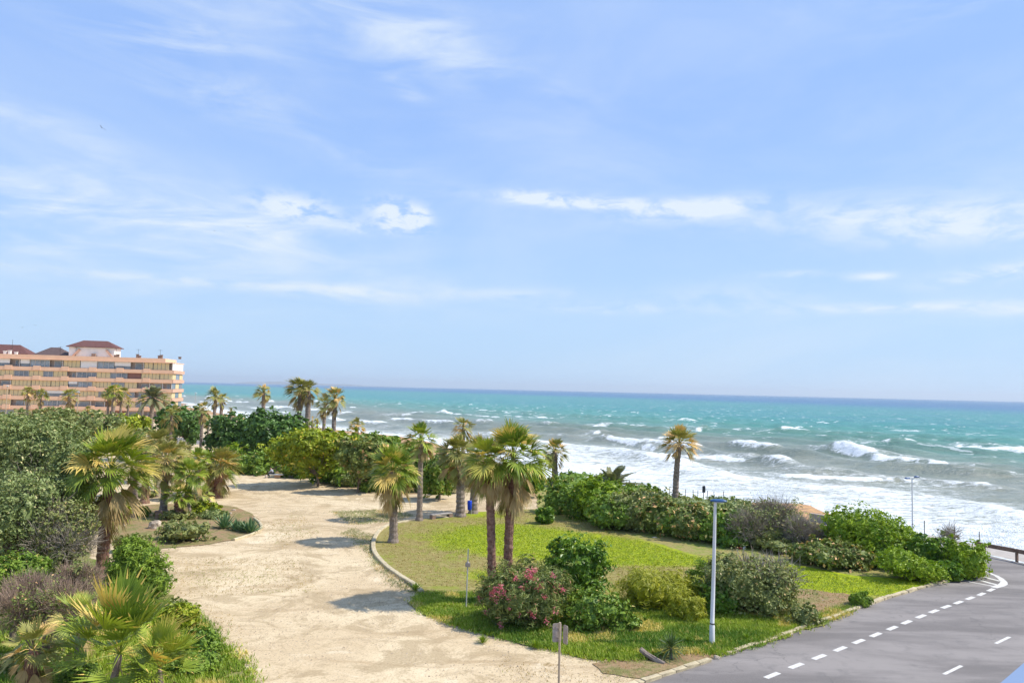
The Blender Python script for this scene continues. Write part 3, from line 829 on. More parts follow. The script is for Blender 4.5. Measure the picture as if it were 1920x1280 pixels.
def core(mb, lumps, s=.58):
    """rough opaque filler added inside the crown to close the view through it"""
    for (cx, cy, cz, rx, ry, rz) in lumps:
        bm = bmesh.new(); bmesh.ops.create_icosphere(bm, subdivisions=3, radius=1)
        vs = np.array([tuple(v.co) for v in bm.verts]); fs = [[v.index for v in f.verts] for f in bm.faces]; bm.free()
        nn = fbm(vs[:, 0] * 2.3 + cx, vs[:, 2] * 2.3 + vs[:, 1] * 1.7 + cy, 3)
        vs = vs * (s * (.78 + .42 * nn))[:, None] * np.array([rx, ry, rz]) + np.array([cx, cy, cz])
        vs += rng.normal(0, .075, vs.shape) * min(rx, rz)
        vs[:, 2] = np.maximum(vs[:, 2], .02)
        mb.add(vs, fs, rng.uniform(0, .8, len(fs)))


def twigs(mb, c, r, n, l, w_, up=.7, base=False):
    c = np.array(c, float); r = np.array(r, float)
    d = unit(n); rad = rng.random(n) ** .45
    sub = rng.integers(0, 6, n); so = unit(6) * np.array([.62, .62, .30]); ss_ = rng.uniform(.35, .62, 6)
    P = c + (d * rad[:, None] * ss_[sub][:, None] + so[sub]) * r; P[:, 2] = np.maximum(P[:, 2], .05)
    D = d * .8 + unit(n) * .7 + np.array([0, 0, up]); D /= np.linalg.norm(D, axis=1, keepdims=True)
    ll = (l * rng.uniform(.5, 1.3, n))[:, None]; S = np.cross(D, unit(n)); S /= np.linalg.norm(S, axis=1, keepdims=True) + 1e-9
    T = np.cross(D, S)
    ww = (w_ * rng.uniform(.6, 1.3, n))[:, None]
    mid = P + D * ll * .5 + S * ll * .08; e = P + D * ll
    vs = np.stack([P - S * ww, P + S * ww, P + T * ww, mid - S * ww * .7, mid + S * ww * .7, mid + T * ww * .7, e], 1).reshape(-1, 3)
    i = np.arange(n)[:, None] * 7
    q_ = np.concatenate([i + np.array([[0, 1, 4, 3]]), i + np.array([[1, 2, 5, 4]]), i + np.array([[2, 0, 3, 5]])])
    t_ = np.concatenate([i + np.array([[3, 4, 6]]), i + np.array([[4, 5, 6]]), i + np.array([[5, 3, 6]])])
    mb.add(vs, q_, rng.random(len(q_))); mb.add(np.zeros((0, 3)), t_ - mb.n if False else t_ - 0 + 0, 0) if False else None
    mb.f.append(t_ + mb.n - len(vs)); mb.t.append(rng.random(len(t_)).astype(np.float32)); mb.v.append(np.zeros((0, 3), np.float32))


def branches(mb, base, tips, r0, bend=.25):
    for tp in tips:
        b = Vector(base); t = Vector(tp); m_ = (b + t) / 2 + Vector((random.uniform(-1, 1), random.uniform(-1, 1), random.uniform(0, .5))) * (t - b).length * bend * .4
        pts = [b, b.lerp(m_, .5) + Vector((0, 0, .05)), m_, m_.lerp(t, .55), t]
        mb.tube(pts, [r0, r0 * .8, r0 * .6, r0 * .4, r0 * .15], 6, False, None, .12)


KINDS = {  # leaf material, length factor, width factor, clump, count factor
    'dark': ('L_dark', 1.15, .62, .20, 1.0), 'mid': ('L_mid', 1.0, .55, .18, 1.0), 'bright': ('L_bright', 1.2, .30, .20, 1.2),
    'olive': ('L_olive', .85, .42, .17, 1.35), 'grey': ('L_grey', .85, .45, .20, 1.2), 'brown': ('L_brown', 1.0, .62, .20, 1.0),
    'ficus': ('L_ficus', .95, .60, .14, 1.1), 'yellow': ('L_yellow', 1.05, .55, .17, 1.05), 'coast': ('L_coast', .95, .40, .17, 1.25),
    'feather': ('L_feather', 1.5, .16, .30, 1.6), 'olean': ('L_olean', 1.35, .26, .17, 1.5)}


def shrub(px, by, hw, ty, kind, label, cat='shrub', name='shrub', depth=.8, n=None, front=None, tw=0, group=None, lumps=None, hollow=0.0, dens=1.0, seed=None):
    """px centre column, by row of its front foot, hw half width in px, ty top row"""
    f = G(px, by); d0 = f.y if front is None else front
    W2 = hw * d0 / F_PX; dc = d0 + W2 * depth
    W2 = hw * dc / F_PX
    c = G(px, by); c = Vector((c.x * dc / c.y, dc, 0)) if front is None else Vector((PD(px, ty, dc).x, dc, 0))
    H = max(.4, PD(px, ty, dc).z)
    root = empty(name, c, label, cat, group)
    base_z = hollow * H
    if lumps is None:
        rs = np.random.default_rng(int(px * 7 + ty)); lumps = []
        k = 5 if hw < 40 else 8
        k += 3; lumps.append((0, 0, base_z + (H - base_z) * .38, W2 * .97, W2 * depth * .95, (H - base_z) * .58))
        for i in range(k):
            a = rs.uniform(0, 2 * math.pi); rr_ = rs.uniform(.40, .68)
            h = rs.uniform(.25, .85) * (1 - .45 * rr_)
            lx, ly = math.cos(a) * rr_ * W2, math.sin(a) * rr_ * W2 * depth
            rz_ = (H - base_z) * rs.uniform(.28, .42)
            lumps.append((lx, ly, min(base_z + (H - base_z) * h, H - rz_ * .95), W2 * rs.uniform(.32, .48), W2 * depth * rs.uniform(.35, .5), rz_))
    else:
        lumps = [(a * W2, b * W2 * depth, base_z + z * (H - base_z), rx * W2, ry * W2 * depth, rz_ * (H - base_z)) for a, b, z, rx, ry, rz_ in lumps]
    mt, lf, wf, cl_, cf = KINDS[kind]
    size = max(.085, .0046 * dc)
    area = math.pi * W2 * H / 2
    cnt = n or int(np.clip(8.0 * cf * dens * area / (size * size * .5), 900, 60000))
    mb = MB(); core(mb, lumps); crown(mb, lumps, cnt, size * lf * 1.25, size * wf * 1.25, cl_, gz=0.0, dry=.16 if kind == 'brown' else .07)
    mb.build('foliage', M[mt], root)
    mb = MB(); tips = [tuple(Vector(l[:3]) + Vector((0, 0, l[5] * .3))) for l in lumps]
    branches(mb, (0, 0, -.1), tips, max(.035, .018 * W2), .3)
    for i in range(3): branches(mb, (random.uniform(-.2, .2) * W2, random.uniform(-.2, .2) * W2, -.1), tips[i:i + 2], max(.03, .014 * W2), .4)
    mb.build('stem', M['bark'], root)
    if tw:
        mb = MB(); twigs(mb, (0, 0, H * .55), (W2 * 1.0, W2 * depth, H * .55), tw, .6, .012 + .0002 * dc); mb.build('bare_twigs', M['twig'], root)
    return root, lumps, W2, H


# ================================================================== palms
def trunk_mesh(mb, H, r0, r1, lean, rings=None, boots=0.0, sides=12):
    n = rings or max(14, int(H * 5)); pts = []; rad = []
    for i in range(n + 1):
        t = i / n
        pts.append(Vector((lean[0] * t * t, lean[1] * t * t, H * t - .15 * (i == 0))))
        r = r0 + (r1 - r0) * t ** .7 + r0 * .45 * math.exp(-t * H / .35)
        r *= 1 - .45 * max(0, (t - .9) / .1)
        rad.append(r * (1 + (.07 if i % 2 else -.03) + random.uniform(-.03, .03)))
    mb.tube(pts, rad, sides, True, None, .06)
    if boots:
        k = int(boots * H * 26)
        for _ in range(k):
            t = random.random(); a = random.uniform(0, 2 * math.pi)
            r = (r0 + (r1 - r0) * t ** .7) * .98; c = Vector((lean[0] * t * t, lean[1] * t * t, H * t))
            o_ = Vector((math.cos(a), math.sin(a), 0)); s_ = Vector((-math.sin(a), math.cos(a), 0))
            p = c + o_ * r; l = random.uniform(.06, .14)
            mb.add([tuple(p - s_ * .05), tuple(p + s_ * .05), tuple(p + o_ * l * .7 + Vector((0, 0, l)) - s_ * .01), tuple(p - Vector((0, 0, .1)))], [(0, 1, 2), (1, 3, 2), (3, 0, 2)], random.random())


def fan_leaf(mb, mbs, heart, az_, el_, Lp, R, nseg, droop, tint, wind=(0, 0), fold=0.0, pet=.02, spread=105):
    """petiole from the heart and a pleated fan of segments whose tips hang"""
    d = Vector((math.cos(az_) * math.cos(el_), math.sin(az_) * math.cos(el_), math.sin(el_)))
    wv = Vector((wind[0], wind[1], 0))
    h = Vector(heart); sag = Vector((0, 0, -1)) * droop * Lp * .35
    p1 = h + d * Lp * .55 + wv * Lp * .1; c = h + d * Lp + sag + wv * Lp * .35
    side = d.cross(Vector((0, 0, 1)))
    if side.length < .05: side = Vector((1, 0, 0))
    side.normalize(); nrm = side.cross(d).normalized()
    for a, b, w0, w1 in ((h, p1, pet * 1.6, pet), (p1, c, pet, pet * .8)):
        mbs.add([tuple(a - side * w0), tuple(a + side * w0), tuple(a + nrm * w0), tuple(b - side * w1), tuple(b + side * w1), tuple(b + nrm * w1)],
                [(0, 1, 4, 3), (1, 2, 5, 4), (2, 0, 3, 5)], tint)
    ax = (c - p1).normalized(); side = ax.cross(Vector((0, 0, 1)))
    if side.length < .05: side = Vector((1, 0, 0))
    side.normalize(); nrm = side.cross(ax).normalized()
    # the blade plane tips down and turns a little
    tw = random.uniform(-.5, .5); side = (side * math.cos(tw) + nrm * math.sin(tw)).normalized(); nrm = side.cross(ax).normalized()
    V = []; Fq = []; Ft = []; T = []; dtp = []; dtips = .24
    sp = R_(spread); sq_ = random.uniform(.62, 1.0)
    for i in range(nseg):
        t = (i + .5) / nseg * 2 - 1; a = t * sp * sq_
        r = R * (1 - .28 * abs(t) ** 2.2) * random.uniform(.82, 1.1)
        dr = ax * math.cos(a) + side * math.sin(a)
        dr = (dr + nrm * (.55 * abs(t) * (1 - fold) + fold * .4 + random.uniform(-.06, .06))).normalized()
        if fold: dr = (dr + ax * fold * 1.6).normalized()
        hw = r * math.sin(sp / nseg) * .50
        tg = (-ax * math.sin(a) + side * math.cos(a)).normalized()
        g = Vector((0, 0, -1))
        m_ = c + dr * r * .40 + g * droop * r * .05 + wv * r * .10
        m2 = c + dr * r * .72 + g * droop * r * .17 + wv * r * .24
        e = c + dr * r * (1 - .15 * droop) + g * droop * r * random.uniform(.3, .5) + wv * r * random.uniform(.35, .6) + tg * random.uniform(-.04, .04) * r
        up_ = nrm * hw * .35
        k = len(V)
        V += [c + dr * .03, m_ - tg * hw, m_ + up_, m_ + tg * hw, m2 - tg * hw * .55, m2 + tg * hw * .55, e]
        Ft += [(k, k + 1, k + 2), (k, k + 2, k + 3), (k + 4, k + 5, k + 6)]
        Fq += [(k + 1, k + 4, k + 5, k + 2), (k + 2, k + 5, k + 5, k + 3)][:1]
        Ft += [(k + 2, k + 5, k + 3)]
        dtp.append(random.random() < dtips)
        T.append(min(.84, max(0, tint + random.uniform(-.18, .18))) if tint < .86 else tint)
    V = [tuple(x) for x in V]
    mb.add(V, Ft, np.column_stack([T, T, [.95 if q else t for q, t in zip(dtp, T)], T]).reshape(-1))
    mb.f.append(np.array(Fq) + mb.n - len(V)); mb.t.append(np.array(T, dtype=np.float32)); mb.v.append(np.zeros((0, 3), np.float32))


PALM_N = [0]


def fan_palm(hx, hy, r_px, label, base=None, d=None, tw=10, nl=30, dry=16, mat='L_fan', skirt=1.0, wind=(0, 0), boots=0.0, trunk='trunk', seg=18, upright=.3, group='fan palms', sag=.6, petiole=.95, tipdry=.12, gz=0.0):
    if base is not None:
        g = G(*base, gz) if gz else G(*base); d = g.y
    else:
        h_ = PD(hx, hy, d); g = Vector((h_.x, d, gz))
    h = PD(hx, hy, d); H = h.z - gz; g = Vector((g.x, g.y, gz))
    R = r_px * d / F_PX
    root = empty('fan_palm', g, label, 'palm', group)
    lean = (h.x - g.x, h.y - g.y)
    r0 = tw * d / F_PX / 2
    mb = MB(); trunk_mesh(mb, H, r0, r0 * .82, lean, None, boots); mb.build('trunk', M[trunk], root, False)
    heart = (lean[0], lean[1], H)
    mb = MB(); ga = 2.39996 + random.uniform(-.05, .05)
    ph = random.uniform(0, 6)
    nl = int(nl * 1.3); dry = int(dry * .85)
    Lp, Rl = R * .50 * petiole, R * .62
    for i in range(nl):
        t = i / max(nl - 1, 1)
        e = R_(84 - 92 * t ** .9 - (1 - upright) * 12 + random.uniform(-9, 9)); a = ph + i * ga + random.uniform(-.2, .2)
        s = random.uniform(.82, 1.08)
        tint = random.uniform(.05, .8) if random.random() > tipdry else random.uniform(.9, 1)
        fan_leaf(mb, mb, heart, a, e, Lp * s, Rl * s, seg, sag * (.5 + .8 * t), tint, wind, (.3 if t < .08 else 0), max(.016, .0005 * d))
    mb.build('crown', M[mat], root)
    if dry:
        mb = MB()
        for i in range(dry):
            t = i / max(dry - 1, 1)
            e = R_(-12 - 66 * t * skirt + random.uniform(-8, 8)); a = ph + 1 + i * ga
            s = random.uniform(.75, 1.05) * .88
            hz = (heart[0], heart[1], H - .12 * R - t * .35 * R * skirt)
            fan_leaf(mb, mb, hz, a, e, Lp * s * .9, Rl * s, max(8, seg - 4), 1.0, random.uniform(.2, .8) if random.random() > .25 else .95, wind, .35, max(.014, .0005 * d), 80)
        mb.build('dead_fronds', M['L_dry'], root)
    PALM_N[0] += 1
    return root


def feather_palm(hx, hy, r_px, label, base=None, d=None, tw=10, nl=26, mat='L_date', wind=(0, 0), group=None, lo=-25, gz=0.0):
    if base is not None: g = G(*base); d = g.y
    else: g = PD(hx, hy, d)
    h = PD(hx, hy, d); g = Vector((g.x, g.y, 0)); H = max(.3, h.z)
    R = r_px * d / F_PX * 1.1
    root = empty('feather_palm', g, label, 'palm', group)
    lean = (h.x - g.x, h.y - g.y)
    mb = MB(); trunk_mesh(mb, H, tw * d / F_PX / 2, tw * d / F_PX / 2 * .9, lean, None, .4); mb.build('trunk', M['trunk'], root)
    mb = MB(); heart = Vector((lean[0], lean[1], H))
    for i in range(nl):
        t = i / nl; e = R_(80 - (80 - lo) * t + random.uniform(-6, 6)); a = i * 2.4 + random.uniform(-.2, .2)
        dr = Vector((math.cos(a) * math.cos(e), math.sin(a) * math.cos(e), math.sin(e))); L = R * random.uniform(.9, 1.1)
        pts = []
        for k in range(15):
            s = k / 14; pts.append(heart + dr * L * s + Vector((wind[0], wind[1], -.45)) * L * s * s * .8)
        side = dr.cross(Vector((0, 0, 1)));
        if side.length < .1: side = Vector((1, 0, 0))
        side.normalize(); w_ = max(.02, .0006 * d)
        for k in range(14):
            mb.add([tuple(pts[k] - side * w_), tuple(pts[k] + side * w_), tuple(pts[k + 1] + side * w_), tuple(pts[k + 1] - side * w_)], [(0, 1, 2, 3)], .9)
            if k < 2: continue
            tg = (pts[k + 1] - pts[k]).normalized(); ll = L * .24 * math.sin((k + 1) / 15 * math.pi) ** .6
            for sg in (-1, 1):
                for q_ in (0, .5):
                    p = pts[k].lerp(pts[k + 1], q_); o_ = (side * sg * .8 + tg * .7 + Vector((0, 0, .12 - .2 * random.random()))).normalized()
                    wd = tg * max(.03, .0009 * d)
                    mb.add([tuple(p - wd), tuple(p + wd), tuple(p + o_ * ll * .6 + wd), tuple(p + o_ * ll - Vector((0, 0, .1 * ll))), ], [(0, 1, 2), (0, 2, 3)], random.random() * .85)
    mb.build('crown', M[mat], root)
    return root


def rosette(px, by, r_px, label, mat, n=34, name='agave', cat='agave', group=None, wleaf=.07, stiff=True, stem=0.0, lo=8):
    g = G(px, by); d = g.y; R = r_px * d / F_PX
    root = empty(name, g, label, cat, group); mb = MB()
    for i in range(n):
        a = i * 2.4; e = R_(84 - (84 - lo) * (i / n) + random.uniform(-6, 6)); L = R * random.uniform(.85, 1.15)
        dr = Vector((math.cos(a) * math.cos(e), math.sin(a) * math.cos(e), math.sin(e))); s = dr.cross(Vector((0, 0, 1))).normalized() if abs(dr.z) < .99 else Vector((1, 0, 0))
        nn = s.cross(dr); w_ = R * wleaf; h = Vector((0, 0, stem))
        p = [h, h + dr * L * .4 - s * w_, h + dr * L * .4 - nn * w_ * .5, h + dr * L * .4 + s * w_, h + dr * L + Vector((0, 0, (0 if stiff else -.2) * L))]
        mb.add([tuple(x) for x in p], [(0, 1, 2), (0, 2, 3), (1, 4, 2), (2, 4, 3)], random.random() * .8)
    mb.build('leaves', M[mat], root)
    if stem:
        mb = MB(); mb.tube([(0, 0, -.05), (0, 0, stem)], [.09, .07], 8); mb.build('stem', M['trunk'], root)
    return root
# ================================================================== palms of the near and middle ground
FG = 'fan palms of the park'
fan_palm(208, 878, 92, 'tall fan palm beside the big grey-green tree, tawny dead fronds streaming sideways', base=(190, 1085), tw=22, nl=32, dry=22, seg=26, wind=(.30, 0), boots=.7, trunk='trunk_red', skirt=.9, tipdry=.15, mat='L_fan', group=FG)
fan_palm(312, 862, 46, 'fan palm with slim grey trunk just behind and right of the tall left palm', base=(306, 962), tw=13, nl=26, dry=16, mat='L_fan_dull', wind=(.2, 0), group=FG)
fan_palm(248, 880, 30, 'stout grey-trunked palm, left one of two half hidden behind the tall left palm', base=(250, 938), tw=13, nl=18, dry=8, mat='L_fan_dull', group=FG)
fan_palm(276, 884, 32, 'stout palm with dark frayed trunk, right one of two behind the tall left palm', base=(271, 943), tw=14, nl=18, dry=10, mat='L_fan_dull', trunk='trunk_red', group=FG)
fan_palm(356, 890, 40, 'low fan palm with bright upright fronds in the agave bed, pale dry petioles', base=(350, 968), tw=14, nl=24, dry=8, mat='L_fan', upright=.8, group=FG)
fan_palm(334, 932, 36, 'shortest fan palm of the agave bed with a dark thick base', base=(337, 972), tw=20, nl=22, dry=6, mat='L_fan', upright=.8, trunk='trunk_red', group=FG)
fan_palm(380, 928, 26, 'small pale green fan palm seedling at the foot of the twin palms', base=(384, 962), tw=10, nl=14, dry=4, mat='L_fan_pale', upright=.6, group=FG)
fan_palm(398, 880, 46, 'left one of the twin palms by the edge of the sand, thick reddish trunk', base=(391, 926), tw=15, nl=24, dry=12, mat='L_fan', trunk='trunk_red', upright=.9, wind=(.15, 0), group=FG)
fan_palm(414, 874, 46, 'right one of the twin palms by the edge of the sand, thick grey leaning trunk', base=(407, 933), tw=16, nl=26, dry=12, mat='L_fan_dull', trunk='trunk_red', upright=.9, wind=(.15, 0), group=FG)
fan_palm(225, 1225, 138, 'young fan palm with large glossy fans in the bottom left corner of the garden', base=(205, 1345), tw=15, nl=22, dry=9, seg=26, mat='L_fan', upright=.6, sag=.14, petiole=1.0, skirt=.35, group=FG)
fan_palm(300, 1250, 84, 'small fan palm leaning out over the sand edge at the bottom left, yellowing outer fans', base=(300, 1350), tw=10, nl=13, dry=10, seg=24, mat='L_fan', upright=.5, sag=.16, skirt=.25, tipdry=.3, group=FG)
fan_palm(150, 1160, 62, 'small fan palm with one pale green upright fan under the dry brown bush', base=(140, 1270), tw=8, nl=8, dry=6, seg=28, mat='L_fan_pale', upright=.9, sag=.3, group=FG)
fan_palm(62, 1218, 66, 'shaded fan palm with a brown beard of dead fronds in the bottom left corner', base=(52, 1345), tw=26, nl=12, dry=24, seg=20, mat='L_fan_dull', trunk='trunk_red', boots=1.0, skirt=1.1, group=FG)
fan_palm(736, 882, 58, 'bushy fan palm at the kerbed left end of the lawn, thick tawny skirt of fronds', base=(737, 1018), tw=16, nl=32, dry=26, seg=20, mat='L_fan', skirt=.8, boots=.25, tipdry=.25, upright=.5, group=FG)
fan_palm(789, 824, 40, 'slender tall fan palm behind the bushy one at the left end of the lawn', base=(786, 977), tw=11, nl=19, dry=9, seg=18, mat='L_fan', skirt=.5, wind=(-.05, 0), upright=.5, tipdry=.15, group=FG)
fan_palm(860, 852, 48, 'fan palm with a thick grey trunk left of the blue litter bin', base=(863, 969), tw=17, nl=26, dry=20, seg=18, mat='L_fan_dull', skirt=.7, wind=(-.25, 0), upright=.6, group=FG)
fan_palm(896, 852, 44, 'fan palm with a thick grey trunk right of the blue litter bin', base=(887, 963), tw=15, nl=20, dry=24, seg=18, mat='L_fan_dull', skirt=.8, wind=(-.2, 0), tipdry=.4, upright=.5, group=FG)
fan_palm(869, 800, 27, 'small brown wind-torn palm crown rising just behind the palms by the blue bin', d=96, tw=8, nl=12, dry=14, seg=14, mat='L_fan_dull', skirt=.3, tipdry=.4, group=FG)
fan_palm(914, 866, 62, 'tall palm standing left in the pair behind the pink oleander, mostly tawny crown', base=(921, 1132), tw=17, nl=20, dry=28, seg=22, mat='L_fan', skirt=.6, boots=.9, trunk='trunk_red', wind=(-.15, 0), tipdry=.3, group=FG)
fan_palm(962, 858, 80, 'tallest palm, right of the pair behind the oleander, dark green fans over tawny skirt', base=(950, 1128), tw=18, nl=30, dry=30, seg=26, mat='L_fan', skirt=.9, boots=.9, trunk='trunk_red', upright=.8, tipdry=.08, group=FG)
fan_palm(1040, 846, 32, 'small-crowned palm on the left edge of the hedge before the surf', base=(1040, 912), tw=12, nl=20, dry=14, seg=14, mat='L_fan_dull', skirt=.6, tipdry=.3, boots=.4, group=FG)
fan_palm(1274, 832, 42, 'lone palm against the breaking waves, brown-edged crown on a bare grey trunk', base=(1266, 944), tw=11.5, nl=20, dry=7, seg=16, mat='L_fan_dull', skirt=.1, tipdry=.35, boots=.3, sag=.5, group=FG)
feather_palm(1150, 925, 52, 'low date palm with grey arching fronds sticking out above the hedge', d=92, tw=14, nl=22, wind=(.15, 0), lo=0)
feather_palm(1128, 905, 26, 'small date palm tuft left of the low grey date palm above the hedge', d=95, tw=8, nl=12, wind=(.1, 0), lo=20)

FB = 'wind-bent fan palms along the shore'
def far(hx, hy, r, d, label, tw=8, nl=18, dry=12, wind=(-.45, 0), **k):
    fan_palm(hx, hy, r, label, d=d, tw=tw, nl=nl, dry=dry, seg=12, mat=k.pop('mat', 'L_fan_dull'), wind=wind, group=FB, **k)
far(404, 742, 20, 165, 'shore palm with a ragged crown right of the building, straight trunk', 7)
far(416, 748, 15, 168, 'half-dead shore palm leaning right against its ragged neighbour', 7, 8, 10, (.5, 0))
far(434, 772, 11, 170, 'tiny palm head peeping over the left dark green tree', 5, 10, 5)
far(495, 735, 20, 160, 'lone shore palm between the building and the twin tall ones', 8, 16, 9)
far(563, 728, 30, 118, 'left one of the two tall palms standing close together over the yellow-green tree', 9, 22, 16, (-.5, 0))
far(579, 730, 25, 118, 'right one of the two tall palms standing close together over the yellow-green tree', 11, 18, 14, (-.15, 0))
far(609, 758, 22, 135, 'drooping palm just left of the one whose trunk rises from the yellow-green tree', 7, 12, 14, (-.35, 0))
far(628, 745, 28, 104, 'palm whose leaning trunk rises from the yellow-green tree, crown swept left', 9, 20, 14, (-.35, 0))
far(670, 797, 19, 140, 'short palm with few drooping fans before the white foam', 7, 14, 6, (0, 0))
far(595, 792, 11, 150, 'small palm head right of the two tall close palms', 5, 12, 4)
far(586, 788, 9, 140, 'dead palm stub with a few grey fronds right of the two tall palms', 5, 2, 9, (0, 0))
far(380, 768, 20, 120, 'tawny thin-trunked palm between the left dark dome tree and its neighbour', 6, 10, 16, (.1, 0))
far(391, 790, 12, 125, 'small dull palm head against the second dark green tree', 4, 8, 8)
fan_palm(300, 832, 36, 'fan palm crown standing above the slim-trunked one, right of the tall left palm', d=78, tw=12, nl=20, dry=14, mat='L_fan_dull', wind=(.2, 0), group=FG)
fan_palm(338, 850, 32, 'dull fan palm between the slim-trunked palm and the twin palms', d=84, tw=11, nl=18, dry=14, mat='L_fan_dull', wind=(.1, 0), group=FG)
fan_palm(372, 862, 30, 'green fan palm just left of the twin palms by the sand', d=76, tw=12, nl=18, dry=8, mat='L_fan', upright=.7, group=FG)
far(322, 778, 24, 110, 'pale tawny palm in front of the left dark green dome tree', 6, 10, 18, (0, 0))
far(536, 800, 26, 112, 'tawny palm sunk among the dark trees left of the two tall close palms', 6, 12, 20, (0, 0))
far(480, 782, 11, 150, 'small palm head on top of the middle dark green tree', 4, 12, 4)
FD = 'palms in front of the apartment building'
def farb(hx, hy, r, d, label, tw=6, nl=16, dry=9, wind=(.1, 0), **k):
    fan_palm(hx, hy, r, label, d=d, tw=tw, nl=nl, dry=dry, seg=11, mat=k.pop('mat', 'L_fan_dull'), wind=wind, group=FD, **k)
farb(53, 735, 15, 150, 'leftmost palm before the building, small olive crown', 5)
farb(77, 740, 16, 150, 'second palm from the left before the building, drooping fans', 5)
farb(130, 742, 20, 140, 'palm with a broad tawny crown before the fourth floor, above the olive shrubs', 6, 14, 16)
farb(204, 738, 17, 150, 'left one of three palms close together before the building', 5)
farb(214, 734, 20, 147, 'middle and thickest-trunked of three palms close together before the building', 8, mat='L_fan')
farb(228, 738, 17, 150, 'right one of three palms close together before the building', 5)
farb(241, 752, 11, 152, 'thin dark palm right of the three close palms before the building', 4, 8, 8)
farb(268, 750, 13, 150, 'narrow palm left of the feathery date palm before the building', 5, 10, 8)
farb(308, 748, 13, 152, 'palm with a small dark crown right of the feathery date palm', 4, 10, 7)
feather_palm(286, 745, 30, 'feathery date palm before the right end of the building', d=145, tw=8, nl=34, lo=-40, wind=(.1, 0))
farb(165, 772, 14, 130, 'low date-like palm tuft above the olive shrubs left of the street pole', 4, 12, 6)

# ================================================================== trees and shrubs
def tree(px, py_c, hw, top, bot, d, kind, label, trunk_px=None, cat='tree', tr=.22, lumps=None, dens=1.0, tw=0, nl=10, depth=.8, seed=0, name='leafy_tree'):
    c = PD(px, py_c, d); zt = PD(px, top, d).z; zb = max(.2, PD(px, bot, d).z); W2 = hw * d / F_PX; H = zt - zb
    tx = PD(trunk_px or px, py_c, d).x
    root = empty(name, (tx, d, 0), label, cat); ox = c.x - tx
    rs = np.random.default_rng(int(px * 3 + top + seed)); L = [(ox, 0, zb + H * .52, W2 * .72, W2 * depth * .8, H * .46)]
    for i in range(nl):
        a = i / nl * 2 * math.pi + rs.uniform(-.3, .3); r_ = rs.uniform(.45, .68); hh = rs.uniform(.25, .80) if i % 2 else rs.uniform(.5, .82)
        rz_ = H * rs.uniform(.18, .30); rx_ = W2 * rs.uniform(.24, .40)
        L.append((ox + math.cos(a) * r_ * W2, math.sin(a) * r_ * W2 * depth, min(zb + H * hh * (1 - .15 * r_), zt - rz_), rx_, rx_, rz_))
    if lumps: L = [(ox + a * W2, b * W2 * depth, zb + z * H, rx * W2, ry * W2 * depth, rz_ * H) for a, b, z, rx, ry, rz_ in lumps]
    mt, lf, wf, cl_, cf = KINDS[kind]; size = max(.085, .0046 * d)
    cnt = int(np.clip(8.5 * cf * dens * math.pi * W2 * H / 2 / (size * size * .5), 1200, 75000))
    mb = MB(); core(mb, L, .42 if kind in ('olive', 'grey') else .60); crown(mb, L, cnt, size * lf * 1.25, size * wf * 1.25, cl_, flat=0, ragged_=.10); mb.build('crown', M[mt], root)
    mb = MB(); fork = zb + H * .12
    mb.tube([(0, 0, -.2), (.05, 0, fork * .5), (ox * .15, 0, fork)], [tr * 1.25, tr, tr * .85], 9, False, None, .08)
    branches(mb, (ox * .15, 0, fork * .96), [l[:3] for l in L], tr * .6, .3); mb.build('trunk', M['bark'], root)
    if tw:
        mb = MB(); twigs(mb, (ox, -W2 * .1, zb + H * .45), (W2, W2 * depth, H * .5), tw, .7, .012); mb.build('bare_twigs', M['twig'], root)
    return root

tree(336, 798, 52, 755, 834, 128, 'ficus', 'dark green dome-shaped tree with a clear leaning trunk beside the building', trunk_px=357, tr=.32, nl=12, dens=1.1)
tree(432, 815, 52, 768, 862, 118, 'ficus', 'dark green rounded tree, the middle of three left of the yellow-green tree', tr=.3, nl=12, dens=1.1)
tree(512, 815, 74, 764, 880, 108, 'ficus', 'broadest dark green tree of three, directly left of the yellow-green tree', tr=.35, nl=14, dens=1.1)
tree(578, 850, 84, 798, 902, 88, 'yellow', 'spreading yellow-green tree with several crooked trunks at the edge of the sand', trunk_px=598, tr=.14, nl=14)
tree(684, 866, 56, 812, 925, 84, 'brown', 'olive-brown tree with a thin bent trunk behind the sandy path', trunk_px=672, tr=.12, nl=10)
tree(640, 855, 40, 805, 900, 98, 'yellow', 'smaller yellow-green tree in the gap right of the spreading one', tr=.12, nl=8)
tree(760, 862, 60, 828, 912, 98, 'mid', 'mid green tree behind the bushy palm at the end of the lawn', tr=.15, nl=10)
tree(825, 885, 44, 838, 935, 80, 'mid', 'rounded green shrub-like tree between the slender palm and the thick-trunked palms', tr=.12, nl=9)
tree(700, 835, 70, 812, 880, 125, 'mid', 'low green tree line piece left of the orange bluff and foam', tr=.15, nl=10)
tree(905, 895, 60, 868, 925, 96, 'mid', 'low dark green tree behind the two palms by the blue bin', tr=.12, nl=9)
tree(985, 905, 42, 868, 938, 84, 'dark', 'dark low tree at the right of the tall palm pair, before the surf', tr=.12, nl=8)
